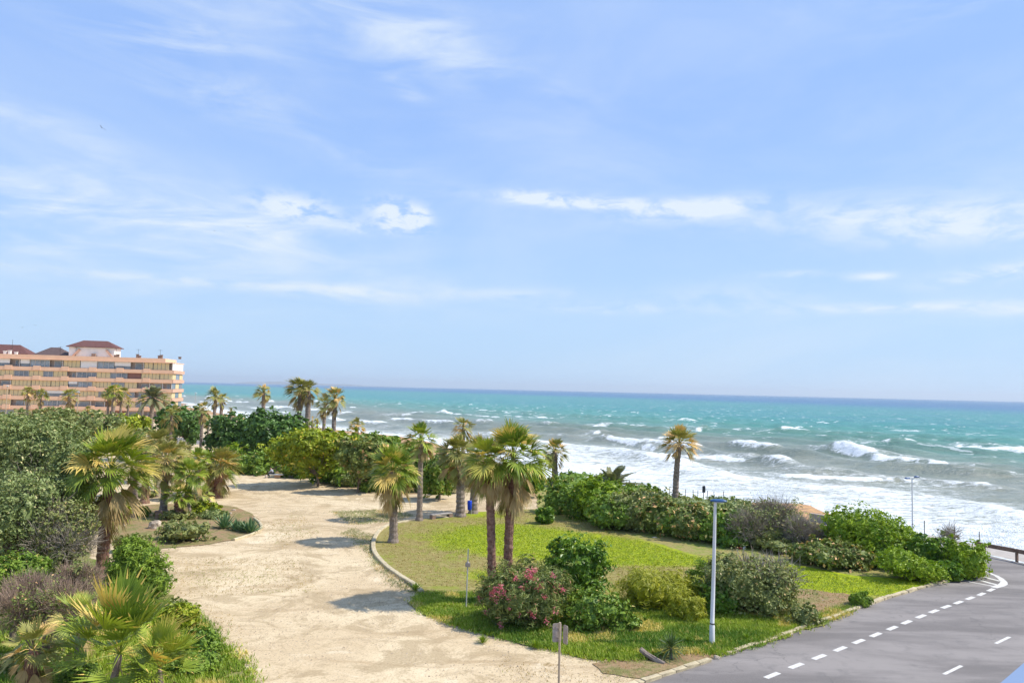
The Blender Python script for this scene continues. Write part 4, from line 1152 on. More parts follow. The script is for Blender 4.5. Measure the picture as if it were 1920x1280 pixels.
# left foreground grove
tree(70, 865, 98, 768, 985, 50, 'olive', 'big billowing grey-green tree filling the left edge', tr=.25, nl=22, trunk_px=60, dens=.8, tw=1200)
tree(30, 950, 95, 870, 1075, 42, 'olive', 'lower grey-green tree in front of the billowing one at the left edge', tr=.2, nl=16, tw=2200, dens=.75)
tree(120, 1000, 62, 930, 1085, 42, 'grey', 'thin-leaved grey-green tree with bare twigs left of the tall left palm', tr=.1, nl=9, dens=.65, tw=2200)
tree(30, 1080, 70, 1030, 1140, 34, 'mid', 'low bright tree crown at the left edge above the dry brown bush', tr=.12, nl=8)
tree(95, 788, 66, 760, 830, 105, 'grey', 'dusty olive tree below the fourth-floor balconies', tr=.2, nl=10)
tree(185, 800, 50, 768, 840, 100, 'olive', 'olive tree behind the tall left palm, before the building', tr=.2, nl=10)
tree(20, 790, 50, 772, 840, 110, 'grey', 'dusty olive tree at the far left edge before the building', tr=.2, nl=8)
tree(250, 790, 40, 772, 830, 112, 'yellow', 'yellowish bushy tree at the feet of the three close palms', tr=.15, nl=8)
tree(275, 830, 36, 800, 872, 88, 'grey', 'dull scrubby tree right of the tall left palm crown', tr=.12, nl=8)

# dry brown bush
def twig_bush(px, py, hw, hh, d, n, mat, label, leaf=None, nleaf=0, l=.55, wd=.012):
    c = PD(px, py, d); W2 = hw * d / F_PX; H2 = hh * d / F_PX
    root = empty('bare_shrub', (c.x, d, 0), label, 'shrub'); cz = max(c.z, H2 * .8)
    mb = MB(); twigs(mb, (0, 0, cz), (W2, W2 * .7, H2), n, l, wd)
    branches(mb, (0, 0, -.1), [(random.uniform(-.8, .8) * W2, random.uniform(-.5, .5) * W2, cz + random.uniform(-.2, .8) * H2) for _ in range(16)], .045, .3)
    mb.build('twigs', M[mat], root)
    if leaf:
        mb = MB(); crown(mb, [(0, 0, cz * .9, W2 * .9, W2 * .6, H2 * .85), (W2 * .3, 0, cz * .7, W2 * .5, W2 * .5, H2 * .5), (-W2 * .4, 0, cz * .8, W2 * .45, W2 * .4, H2 * .6)], nleaf, max(.1, .0048 * d), max(.05, .0026 * d), .3, .4, gz=0.)
        mb.build('foliage', M[leaf], root)
    return root
twig_bush(85, 1130, 92, 62, 32, 9000, 'twig_br', 'dry brown leafless bush in the lower left corner', 'L_brown', 2600, .5, .009)
twig_bush(150, 1085, 40, 45, 37, 2500, 'twig_br', 'dry brown twiggy bush at the foot of the tall left palm', 'L_grey', 900, .5, .009)
twig_bush(1438, 985, 80, 52, 60, 7500, 'twig', 'large leafless grey bush behind the street lamp, before the surf', 'L_grey', 4200, .75, .014)
twig_bush(1510, 1018, 42, 42, 58, 3200, 'twig', 'smaller grey twiggy bush right of the large leafless one', 'L_brown', 600, .8, .016)
twig_bush(1780, 1015, 18, 26, 60, 260, 'twig', 'bare branching grey bush rising behind the road-corner shrubs', 'L_grey', 200, 1.1, .018)

shrub(255, 1138, 66, 1002, 'bright', 'tall bright green bush at the foot of the tall left palm', depth=.8, lumps=[(-.05, 0, .45, .7, .8, .45), (-.25, 0, .78, .38, .5, .2), (.3, 0, .35, .6, .7, .33), (.55, 0, .22, .42, .6, .22), (-.5, 0, .4, .42, .6, .35), (.1, 0, .65, .45, .5, .25)])
shrub(343, 1022, 56, 976, 'grey', 'low round olive-green bush in the agave bed')
shrub(400, 975, 30, 955, 'olive', 'low weedy bush behind the agaves')
shrub(380, 968, 34, 935, 'yellow', 'yellow-green bush at the foot of the twin palms')
shrub(330, 978, 36, 955, 'grey', 'scrubby bush under the low fan palms of the agave bed')
shrub(218, 985, 26, 938, 'yellow', 'yellow-flowering green bush beside the tall left palm trunk')
shrub(258, 935, 40, 918, 'grey', 'dusty low scrub behind the stout palm trunks')
shrub(267, 970, 11, 950, 'dark', 'small clipped dark green round bush left of the brown boulder')
shrub(175, 1005, 26, 960, 'yellow', 'thin yellow-green shoots left of the tall left palm trunk', dens=.5)
shrub(245, 1040, 36, 1000, 'grey', 'dull scrub between the tall bright bush and the rocks', dens=.8)
shrub(340, 1190, 40, 1128, 'yellow', 'yellow-green shrub at the edge of the sand, lower left')
shrub(375, 1235, 40, 1175, 'mid', 'low green shrub right of the big glossy fan palm')
shrub(320, 1160, 40, 1125, 'grey', 'grey-green weedy mound under the tall bright bush')
shrub(120, 1330, 70, 1235, 'mid', 'green undergrowth between the fan palms in the lower left corner')

rt, lumps, W2, H = shrub(980, 1192, 86, 1050, 'olean', 'pink-flowering oleander in front of the tall palm pair', name='oleander', cat='oleander', depth=.8, hollow=.12)
mb = MB(); rs = np.random.default_rng(4)
heads = [(-.72, .60), (-.66, .64), (-.55, .66), (-.45, .62), (-.52, .56), (-.6, .47), (.02, .88), (.08, .92), (.15, .85), (.22, .93), (.25, .80), (.3, .70), (.36, .70), (-.98, .42), (.62, .85), (-.35, .52), (-.3, .40), (.12, .36), (.2, .3), (.68, .33), (-.8, .27), (-.5, .12),
         (-.1, .3), (.45, .55), (.85, .62), (.5, .2), (-.05, .7), (.7, .7), (-.2, .82), (-.7, .52), (.1, .84), (.17, .90), (-.62, .60), (-.5, .68)]
for (u, z) in heads:
    y = -W2 * .8 * math.sqrt(max(.02, 1 - u * u)) * math.sqrt(max(.05, 1 - (z * .95) ** 4)) * .88
    P = np.array([u * W2 * .95, y, z * H]) + rs.normal(0, .075, (26, 3)); N = unit(26) + np.array([0, -.8, .4]); N /= np.linalg.norm(N, axis=1, keepdims=True)
    leaf_quads(mb, P, N, .085, .075, rs.random(26) * .8)
mb.build('flowers', M['L_flower'], rt)
shrub(1083, 1128, 62, 1003, 'dark', 'rounded glossy dark green bush right of the oleander, standing on the lawn', depth=.9)
shrub(1112, 1192, 66, 1098, 'mid', 'dense green bush between the oleander and the feathery shrub', depth=.8)
rt = shrub(1226, 1155, 74, 1060, 'feather', 'feathery yellow-green shrub left of the street lamp', depth=.8)[0]
shrub(1285, 1172, 40, 1108, 'feather', 'wispy yellowish shoot leaning right out of the feathery shrub', dens=.8)
shrub(1316, 1128, 34, 1050, 'bright', 'bright green bush hugging the street lamp post, left of the greyish one')
shrub(1408, 1165, 88, 1036, 'grey', 'big greyish bush right of the street lamp', depth=.75, tw=1200)
shrub(1350, 1160, 40, 1085, 'dark', 'dark lower bush in front of the big greyish one at the lamp post')
shrub(1505, 1178, 32, 1130, 'grey', 'low bluish-green bush spilling to the kerb below the big greyish one')
shrub(1612, 1140, 20, 1110, 'bright', 'small bright green bush alone by the road kerb')
shrub(1165, 1190, 40, 1150, 'mid', 'low leafy bush at the right foot of the dense green bush')
# hedge band behind the lawn
HG = None
shrub(1045, 968, 40, 905, 'mid', 'leftmost green hedge bush behind the lawn, under the small-crowned palm')
shrub(1022, 985, 20, 948, 'dark', 'dark green low bush at the left corner of the hedge')
shrub(1122, 985, 52, 893, 'coast', 'tall bright green hedge bush below the low date palm')
shrub(1085, 978, 36, 915, 'mid', 'green hedge bush left of the tall bright one')
shrub(1182, 1000, 50, 918, 'grey', 'olive-green hedge bush right of the tall bright one')
shrub(1235, 1008, 46, 928, 'brown', 'browning hedge bush below the lone palm')
shrub(1295, 1018, 46, 940, 'brown', 'most rust-coloured hedge bush, left of the street lamp')
shrub(1180, 930, 60, 908, 'mid', 'low hedge crest behind the olive-green hedge bush', )
shrub(1225, 945, 40, 922, 'olive', 'grey-green seaside scrub at the foot of the lone palm')
shrub(1375, 1030, 46, 962, 'dark', 'dark green hedge bush right behind the street lamp')
shrub(1440, 1035, 36, 985, 'grey', 'greyish green bush at the foot of the leafless bush')
shrub(1340, 960, 40, 935, 'grey', 'scrubby grey-green patch behind the lamp head, towards the surf')
shrub(1515, 1062, 40, 1018, 'brown', 'brown-leaved low bush at the foot of the grey twiggy bush')
shrub(1592, 1075, 56, 1020, 'brown', 'brown-leaved low bush left below the big bright green one')
shrub(1632, 1066, 92, 952, 'coast', 'biggest bright green bush of the road-corner group', lumps=[(-.1, 0, .5, .7, .8, .5), (-.62, 0, .6, .3, .5, .42), (.35, 0, .45, .5, .7, .42), (.7, 0, .3, .35, .5, .33), (0, -.3, .35, .6, .6, .35)])
shrub(1712, 1102, 68, 1030, 'coast', 'low bright green mound sloping down to the road', lumps=[(-.35, 0, .55, .6, .8, .45), (.2, 0, .35, .6, .8, .36), (.6, 0, .2, .4, .6, .22)])
shrub(1745, 1075, 42, 996, 'dark', 'dark green bush between the biggest bright one and the road tip')
shrub(1816, 1090, 42, 1008, 'coast', 'rounded green bush at the tip by the white road arc', depth=.9)
shrub(1775, 1092, 30, 1050, 'dark', 'dark low bush left of the rounded one at the road tip')
shrub(1560, 1040, 30, 985, 'coast', 'green bush at the left end of the road-corner group')
shrub(1690, 1052, 40, 1000, 'coast', 'green bush in the hollow right of the biggest bright one')
shrub(830, 928, 34, 880, 'bright', 'fresh green bush at the foot of the shrub-like tree by the path')
shrub(480, 892, 52, 842, 'mid', 'green bush behind the bench with the seated person')
shrub(560, 898, 40, 850, 'mid', 'green bush right of the bench, under the yellow-green tree')
shrub(620, 908, 50, 870, 'dark', 'dark undergrowth between the crooked trunks of the yellow-green tree')
shrub(700, 925, 40, 880, 'mid', 'low green undergrowth below the olive-brown tree')
shrub(455, 888, 24, 858, 'bright', 'bright green bush left of the bench')
shrub(650, 915, 30, 885, 'olive', 'pale weedy bush right of the crooked trunks')
shrub(470, 870, 60, 830, 'coast', 'leafy green bush under the broadest dark green tree')


tree(140, 915, 52, 820, 1010, 46, 'olive', 'olive-green tree filling the gap just left of the tall left palm crown', tr=.12, nl=10)
tree(0, 830, 60, 770, 960, 58, 'olive', 'rearmost olive-green tree cut by the left edge', tr=.2, nl=10)
shrub(1560, 1078, 60, 1012, 'brown', 'brown-flecked low bush between the grey twiggy bush and the bright road-corner group', depth=1.1)
shrub(1150, 1000, 60, 930, 'mid', 'dark filling bush in the middle of the hedge behind the lawn', depth=1.0)
shrub(1265, 1012, 60, 945, 'mid', 'green bush under the rusty one in the hedge behind the lawn', depth=1.2)
shrub(1340, 1026, 50, 955, 'mid', 'green bush directly left of the dark one behind the street lamp', depth=1.2)
shrub(1470, 1045, 60, 1000, 'grey', 'low tangled bush closing the hedge right of the street lamp', depth=1.1)
shrub(1090, 925, 70, 888, 'mid', 'rear hedge bush right of the small-crowned palm, towards the foam', depth=1.2)
shrub(1330, 965, 80, 932, 'olive', 'seaside scrub on the bluff between the lone palm and the lamp head', depth=.8)
shrub(1250, 950, 60, 925, 'grey', 'dusty scrub round the base of the lone palm', depth=.8)
shrub(1680, 1075, 60, 1010, 'mid', 'dark green bush in the middle of the road-corner group', depth=1.0)
shrub(1785, 1075, 44, 1020, 'mid', 'green bush behind the rounded one at the road tip', depth=1.0)
shrub(960, 925, 50, 888, 'mid', 'shaded green bush seen between the trunks of the tall palm pair', depth=1.0)
shrub(745, 925, 40, 885, 'yellow', 'yellowish bush behind the skirt of the bushy palm', depth=1.0)
shrub(660, 915, 50, 868, 'mid', 'green bush filling under the small yellow-green tree', depth=1.0)
shrub(800, 925, 34, 870, 'mid', 'green bush just right of the slender palm trunk behind the path', depth=1.0)
shrub(900, 915, 40, 880, 'dark', 'dark bush behind the two thick palm trunks by the bin', depth=1.0)

shrub(60, 1275, 60, 1215, 'grey', 'grey-green undergrowth at the foot of the bearded palm in the corner')
shrub(360, 1275, 50, 1215, 'mid', 'leafy green mound at the very bottom beside the sand', depth=1.0)
shrub(265, 1195, 46, 1140, 'coast', 'bright leafy clump between the tall bright bush and the young fan palms', depth=1.0)
shrub(190, 1120, 40, 1080, 'grey', 'dull scrub at the foot of the tall left palm trunk', depth=1.0)
shrub(155, 985, 46, 930, 'grey', 'grey-green scrub left of the tall left palm, on the sand behind it', depth=.8)
AG = 'agaves at the tip of the kerbed bed'
for (a, b, r, l) in ((421, 990, 30, 'leftmost and tallest spiky agave of the row at the bed tip'), (443, 994, 23, 'second agave from the left in the row at the bed tip, dense'), (456, 996, 21, 'third agave from the left in the row at the bed tip'), (469, 998, 29, 'rightmost spiky agave of the row, next to the curved kerb')):
    rosette(a, b, r, l, 'L_agave', 40, group=AG, wleaf=.09)
rosette(1258, 1234, 36, 'spiky dark yucca on the verge near the road', 'L_yucca', 90, 'yucca', 'yucca', None, .035, False, .45, -25)

# ================================================================== grass
def tufts(name, polys, n, h, w_, mat, label_kind=True, zb=.05, per=3, inside=None):
    P = []
    areas = []
    for Q in polys:
        A = np.array(Q); x, y = A[:, 0], A[:, 1]; areas.append(abs(np.dot(x, np.roll(y, 1)) - np.dot(y, np.roll(x, 1))) / 2)
    for Q, a in zip(polys, areas):
        m = int(n * a / sum(areas)); A = np.array(Q); lo, hi = A.min(0), A.max(0); pts = np.zeros((0, 2))
        while len(pts) < m:
            c = rng.uniform(lo, hi, (m * 2, 2)); c = c[inpoly(c[:, 0], c[:, 1], Q)]; pts = np.concatenate([pts, c])
        P.append(pts[:m])
    P = np.concatenate(P)
    P = P + rng.normal(0, .22, P.shape)
    dn = fbm(P[:, 0] * .55 + 5, P[:, 1] * .55, 4); P = P[dn > .2]; dn = dn[dn > .2]
    m = len(P); k = np.repeat(np.arange(m), per)
    B = np.column_stack([P[k] + rng.normal(0, .05, (m * per, 2)), np.full(m * per, zb)])
    a = rng.uniform(0, 2 * np.pi, m * per); hh = h * rng.uniform(.4, 1.3, m * per) * (.45 + 1.0 * dn[k])
    D = np.column_stack([np.cos(a) * .35, np.sin(a) * .35, np.ones(m * per)]); S = np.column_stack([-np.sin(a), np.cos(a), np.zeros(m * per)]) * w_
    tip = B + D * hh[:, None] + np.column_stack([np.cos(a), np.sin(a), -np.ones(m * per) * .2]) * hh[:, None] * .25
    vs = np.stack([B - S, B + S, tip], 1).reshape(-1, 3)
    tn = fbm(P[:, 0] * .35 + 50, P[:, 1] * .35, 3)
    tint = np.clip((tn[k] - .5) * 1.9 + .42 + (rng.random(m * per) - .5) * .4, 0, .85); dp = fbm(P[:, 0] * .6 + 90, P[:, 1] * .6, 4); tint = np.where(rng.random(m * per) < .04 + .75 * sstep(.56, .68, dp[k]), .97, tint)
    mb = MB(); mb.add(vs, np.arange(m * per * 3).reshape(-1, 3), tint)
    o = mb.build(name, M[mat]); tag(o, kind='stuff'); return o
o = tufts('grass', [WP(VERGE)], 52000, .17, .02, 'L_grass', per=3)
tag(o, 'tall lush green grass on the verge round the oleander and lamp post', 'grass')
o = tufts('grass', [WP([(300, 1130), (345, 1135), (390, 1170), (425, 1210), (462, 1240), (478, 1262), (470, 1310), (250, 1320)]), WP([(60, 1100), (300, 1130), (330, 1310), (-150, 1310)])], 30000, .22, .02, 'L_grass')
tag(o, 'green grass and weeds between the fan palms, lower left', 'grass')
LQ = WP([(800, 1100), (760, 1085), (735, 1062), (712, 1035), (720, 1000), (745, 985), (835, 975), (940, 962), (1005, 960), (1100, 980), (1200, 1015), (1300, 1045), (1440, 1055), (1600, 1085), (1735, 1095), (1600, 1138), (1500, 1160), (1300, 1135), (900, 1105)])
def lawn_tufts():
    A = np.array(LQ); lo, hi = A.min(0), A.max(0); c = rng.uniform(lo, hi, (150000, 2)); c = c[inpoly(c[:, 0], c[:, 1], LQ)]
    g = lawn_green(c[:, 0], c[:, 1])['green'] + (fbm(c[:, 0] * .45, c[:, 1] * .45, 4) - .5) * .8
    for nm, k, mt, hh_, lb in (('grass', (g > .5 + rng.normal(0, .16, len(g))), 'L_lawn', .07, 'short bright green grass of the lawn'), ('grass', (g <= .5 + rng.normal(0, .16, len(g))) & (rng.random(len(c)) < .35), 'L_dry', .06, 'short dry straw-coloured grass of the lawn')):
        P = c[k]; m = len(P); a = rng.uniform(0, 6.28, m); h = hh_ * rng.uniform(.5, 1.3, m)
        B = np.column_stack([P, np.full(m, .085)]); S = np.column_stack([-np.sin(a), np.cos(a), np.zeros(m)]) * .03
        tip = B + np.column_stack([np.cos(a) * h * .7, np.sin(a) * h * .7, h])
        mb = MB(); mb.add(np.stack([B - S, B + S, tip], 1).reshape(-1, 3), np.arange(m * 3).reshape(-1, 3), rng.random(m) * .85)
        tag(mb.build(nm, M[mt]), lb, 'grass', kind='stuff')
lawn_tufts()
for (a, b_, r_, l_) in ((905, 1205, 20, 'tuft of long grass in front of the oleander, left one'), (1005, 1215, 22, 'tuft of long grass in front of the oleander, right one'), (1150, 1225, 20, 'tuft of long grass on the verge below the dense green bush'), (1290, 1205, 18, 'tuft of long grass left of the lamp post foot'), (1400, 1200, 18, 'tuft of long grass by the kerb right of the lamp post'),
                      (780, 1108, 22, 'grass clump where the curved kerb ends'), (1455, 1190, 14, 'small grass clump touching the road kerb')):
    rosette(a, b_, r_, l_, 'L_grass', 110, 'grass_tuft', 'grass', None, .025, False, 0, 25)
# loose weeds along the lawn kerb and the road kerb
o = tufts('weeds', [WP([(700, 1062), (690, 1040), (668, 1020), (640, 1000), (660, 990), (705, 1005), (700, 1030), (720, 1060), (760, 1095), (790, 1118), (740, 1100)]), WP([(1480, 1185), (1440, 1200), (1560, 1140), (1600, 1138), (1560, 1158)]), WP([(620, 960), (720, 955), (780, 965), (740, 978), (660, 985)])], 5200, .10, .016, 'L_grey')
tag(o, 'thin dusty weeds on the sand beside the curved kerb', 'weeds')
o = tufts('weeds', [WP([(300, 1045), (560, 1050), (600, 1110), (340, 1120)]), WP([(500, 980), (560, 960), (600, 1000), (520, 1030)]), WP([(930, 1240), (1190, 1235), (1230, 1262), (1180, 1280), (950, 1280)]), WP([(380, 1130), (440, 1160), (480, 1260), (520, 1280), (460, 1280), (400, 1200)])], 2600, .07, .016, 'L_dry')
tag(o, 'sparse dry weeds on the open sand', 'weeds')
# gravel stones on the sand
def gravel():
    Q = WP([(470, 1262), (345, 1135), (300, 1030), (480, 1005), (440, 900), (690, 930), (1000, 940), (840, 965), (700, 1000), (700, 1045), (790, 1120), (930, 1195), (1190, 1262), (1100, 1320), (440, 1330)])
    A = np.array(Q); lo, hi = A.min(0), A.max(0); c = rng.uniform(lo, hi, (60000, 2)); c = c[inpoly(c[:, 0], c[:, 1], Q)]
    c = c[fbm(c[:, 0] * .5, c[:, 1] * .5, 4) > .47]; c = c[:15000]; m = len(c); s = .018 + .05 * rng.random(m) ** 4
    T = np.array([(1, 0, -.3), (-.5, .87, -.3), (-.5, -.87, -.3), (0, 0, .7)]); V = (np.column_stack([c, np.full(m, .012)])[:, None, :] + T[None] * s[:, None, None] * rng.uniform(.6, 1.3, (m, 4, 1)))
    i = np.arange(m)[:, None] * 4; Fc = np.concatenate([i + np.array([[0, 1, 3]]), i + np.array([[1, 2, 3]]), i + np.array([[2, 0, 3]])])
    mb = MB(); mb.add(V.reshape(-1, 3), Fc); tag(mb.build('gravel', simple('gravel_stone', (.60, .50, .36), .25, 3, .95, 0, (.30, .23, .16))), 'loose gravel scattered over the sand', 'gravel', kind='stuff')
gravel()
# ================================================================== street furniture and small things
def lamp_head(mb, c, l, w_, h, az_):
    """flat lens-shaped housing"""
    n = 20; vs = []
    for ring, (r, z) in enumerate(((.05, h), (.55, h * .92), (.9, h * .45), (1.0, 0), (.92, -h * .3), (.5, -h * .42), (.05, -h * .45))):
        for k in range(n):
            a = 2 * math.pi * k / n; x = math.copysign(abs(math.cos(a)) ** .75, math.cos(a)) * l / 2 * r; y = math.copysign(abs(math.sin(a)) ** .75, math.sin(a)) * w_ / 2 * r
            vs.append((c[0] + x * math.cos(az_) - y * math.sin(az_), c[1] + x * math.sin(az_) + y * math.cos(az_), c[2] + z))
    fs = [(r * n + k, r * n + (k + 1) % n, (r + 1) * n + (k + 1) % n, (r + 1) * n + k) for r in range(6) for k in range(n)]
    mb.add(vs, fs)

def street_lamp(bx, by, topx, topy, label, heads, r0, d=None):
    g = G(bx, by) if d is None else Vector((PD(topx, topy, d).x, d, 0)); d = g.y; t = PD(topx, topy, d); H = t.z
    root = empty('street_lamp', g, label, 'street lamp', 'street lamps with blue heads'); lx = t.x - g.x if abs(t.x - g.x) < .15 else 0
    mb = MB(); mb.tube([(0, 0, -.1), (0, 0, .9), (0, 0, .93), (lx * .5, 0, H * .5), (lx, 0, H)], [r0 * 1.25, r0 * 1.2, r0, r0 * .85, r0 * .65], 14); mb.build('pole', M['lamp_post'], root, True)
    mb = MB(); mb.tube([(0, 0, .98), (0, 0, 1.03)], [r0 * 1.16] * 2, 14); mb.build('band', M['iron'], root)
    for (ox, oz, l, az_) in heads:
        mb = MB(); lamp_head(mb, (lx + ox, 0, H + oz), l, l * .42, .10, az_); hd = mb.build('lamp_head', M['lamp_blue'], root, True)
        mb = MB(); mb.box((lx + ox, 0, H + oz - .05), (l * .5, l * .22, .05), az_, bevel=.01); mb.build('lens', M['glass'], hd)
        mb = MB(); mb.tube([(lx, 0, H - .12), (lx + ox * .5, 0, H + oz * .5), (lx + ox, 0, H + oz)], [.035] * 3, 8); mb.build('arm', M['lamp_post'], root)
    return root
street_lamp(1335, 1208, 1341, 941, 'white street lamp with a single wide blue head on the grassy verge', [(.16, .06, .84, -.12)], .105)
street_lamp(1712, 1060, 1710, 897, 'grey street lamp with two small blue heads over the surf', [(-.42, .02, .55, .2), (.42, .16, .55, .1)], .065, d=66)

def thin_pole(px, top, d, r, label, name='street_pole', cat='pole', mat='sign_pole', cap=True):
    t = PD(px, top, d); root = empty(name, (t.x, d, 0), label, cat)
    mb = MB(); mb.tube([(0, 0, -.1), (0, 0, t.z)], [r, r * .7], 10); mb.build('pole', M[mat], root, True)
    if cap:
        mb = MB(); lamp_head(mb, (0, 0, t.z + .05), .55, .3, .10, .3); mb.build('lamp_head', M['glass'], root, True)
thin_pole(147, 735, 130, .09, 'thin tan street pole in front of the building, above the big grey-green tree')
thin_pole(14, 724, 140, .09, 'thin pole at the far left edge in front of the building')
thin_pole(367, 737, 150, .08, 'thin pale lamp pole standing against the sea right of the building', mat='post')

# bare marker post with a small box on the lawn edge
g = G(874, 1140); root = empty('marker_post', g, 'thin grey post with a small box halfway, left of the oleander', 'post'); t = PD(878, 1028, g.y)
mb = MB(); mb.tube([(0, 0, -.05), (t.x - g.x, 0, t.z)], [.035, .03], 8); mb.build('pole', M['post'], root)
mb = MB(); zb = PD(876, 1058, g.y).z; mb.box((.03, -.05, zb), (.27, .06, .22), .15, bevel=.01); mb.tube([(.03, 0, zb + .10), (.03, 0, zb + .17)], [.11, .04], 6); mb.build('box', M['sign_back'], root)

# road sign seen from behind
g = G(1047, 1330); d = g.y; root = empty('road_sign', g, 'two weathered sign plates seen from behind on a tan pole by the road', 'road sign')
top = PD(1050, 1166, d); lx = top.x - g.x
mb = MB(); mb.tube([(0, 0, -.1), (lx, 0, top.z)], [.045, .042], 12); mb.build('pole', M['sign_pole'], root, True)
def plate(cx, cz, w_, h, az_, yo):
    mb = MB(); n = 6; r = .07; pts = []
    for (sx, sz, a0) in ((1, 1, 0), (-1, 1, 90), (-1, -1, 180), (1, -1, 270)):
        for k in range(n + 1):
            a = R_(a0 + 90 * k / n); pts.append((sx * (w_ / 2 - r) + r * math.cos(a), sz * (h / 2 - r) + r * math.sin(a)))
    m_ = len(pts); c, s = math.cos(az_), math.sin(az_)
    vs = [(cx + x * c - y * s, yo + x * s + y * c, cz + z) for y in (-.008, .008) for x, z in pts]
    vs += [(cx - y * s, yo + y * c, cz) for y in (-.008, .008)]
    fs = [(i, (i + 1) % m_, m_ + (i + 1) % m_, m_ + i) for i in range(m_)]
    mb.add(vs, fs); mb.add(vs, [(i, (i + 1) % m_, 2 * m_) for i in range(m_)] + [(m_ + i, m_ + (i + 1) % m_, 2 * m_ + 1) for i in range(m_)])
    # folded rim and two rails
    for z in (-h * .25, h * .25):
        mb.box((cx, yo - .02, cz + z), (w_ * .9, .02, .03), az_)
    return mb
zc = (PD(1040, 1168, d).z + PD(1040, 1204, d).z) / 2; hh = PD(1040, 1168, d).z - PD(1040, 1204, d).z
o = plate(lx - .10, zc, .36, hh * .98, .25, .06).build('sign_plate', M['sign_back'], root)
o = plate(lx + .23, zc - .10, .27, hh * .98, -.95, .16).build('sign_plate', M['sign_back'], root)

# blue litter bin
g = G(880, 966); root = empty('litter_bin', g, 'bright blue litter bin between the two thick-trunked palms', 'litter bin'); z0, z1 = PD(880, 956, g.y).z, PD(880, 938, g.y).z
mb = MB(); mb.tube([(0, 0, z0), (0, 0, z0 + .06), (0, 0, z1 - .08), (0, 0, z1)], [.14, .19, .23, .17], 14); mb.build('bin', M['bin'], root, True)
mb = MB(); mb.tube([(.16, .1, -.05), (.16, .1, z1 + .05)], [.03, .03], 8); mb.build('post', M['post'], root)

# low bench with brown blocks
g1, g2 = G(808, 974), G(846, 970); c = (g1 + g2) / 2; a = math.atan2(g2.y - g1.y, g2.x - g1.x)
root = empty('park_bench', (c.x, c.y, 0), 'low empty bench with a grey slab on two brown blocks between the palms', 'bench', None, a); L = (g2 - g1).length
mb = MB(); mb.box((0, 0, .44), (L, .5, .10), bevel=.02); mb.build('seat', M['pave'], root)
for sx in (-.42, .42):
    mb = MB(); mb.box((sx * L, -.02, .19), (.40, .46, .40), bevel=.02); mb.build('support', M['redrock'], root)

# bench with seated person
g = G(514, 895.5); root = empty('park_bench', g, 'pale stone bench at the far edge of the sand, a person sitting on it', 'bench', None, .05)
mb = MB(); mb.box((.30, 0, .44), (1.75, .5, .12), bevel=.03); mb.build('seat', M['white'], root)
mb = MB(); mb.box((.45, 0, .19), (.75, .36, .38), bevel=.03); mb.build('support', simple('tan_block', (.62, .36, .20), .1, 2, .9), root)

def skin_mesh(name, verts, edges, radii, mat, parent=None, loc=(0, 0, 0)):
    me = bpy.data.meshes.new(name); me.from_pydata(verts, edges, []); o = bpy.data.objects.new(name, me); COL.objects.link(o)
    sk = o.modifiers.new('skin', 'SKIN'); sk.use_smooth_shade = True
    for i, v in enumerate(me.skin_vertices[0].data): v.radius = radii[i]; v.use_root = (i == 0)
    ss = o.modifiers.new('sub', 'SUBSURF'); ss.levels = 1; ss.render_levels = 2
    me.materials.append(mat); o.location = loc
    if parent: o.parent = parent
    return o
skin = simple('skin', (.52, .33, .24), .05, 3, .6, 0); cloth = simple('grey_blue_jacket', (.40, .42, .50), .1, 4, .9, .1); trou = simple('dark_trousers', (.05, .07, .09), .1, 4, .9, .1); hair = simple('dark_hair', (.10, .075, .06), .1, 9, .8, .1)
pr = empty('person', (g.x - .28, g.y - .02, 0), 'person in a grey jacket and dark trousers sitting bent forward on the pale bench', 'person')
# body faces left (-x), elbows on knees
V = [(.08, 0, .60), (.04, 0, .80), (-.06, 0, 1.02), (-.14, 0, 1.12), (-.19, 0, 1.18), (-.25, 0, 1.25),
     (-.08, .19, 1.03), (-.16, .24, .82), (-.38, .14, .72), (-.48, .08, .70),
     (-.08, -.19, 1.03), (-.16, -.24, .82), (-.38, -.14, .72), (-.48, -.08, .70),
     (.05, .10, .58), (-.38, .14, .56), (-.40, .15, .30), (-.38, .15, .07), (-.52, .15, .04),
     (.05, -.10, .58), (-.38, -.14, .56), (-.46, -.15, .30), (-.50, -.15, .07), (-.64, -.15, .04)]
E = [(0, 1), (1, 2), (2, 3), (3, 4), (4, 5), (2, 6), (6, 7), (7, 8), (8, 9), (2, 10), (10, 11), (11, 12), (12, 13), (0, 14), (14, 15), (15, 16), (16, 17), (17, 18), (0, 19), (19, 20), (20, 21), (21, 22), (22, 23)]
Rr = [(.15, .13), (.15, .12), (.16, .12), (.07, .07), (.065, .065), (.105, .10), (.07, .07), (.055, .055), (.04, .04), (.035, .03), (.07, .07), (.055, .055), (.04, .04), (.035, .03),
      (.10, .10), (.075, .075), (.058, .058), (.045, .045), (.035, .035), (.10, .10), (.075, .075), (.058, .058), (.045, .045), (.035, .035)]
skin_mesh('body', V, E, Rr, skin, pr)
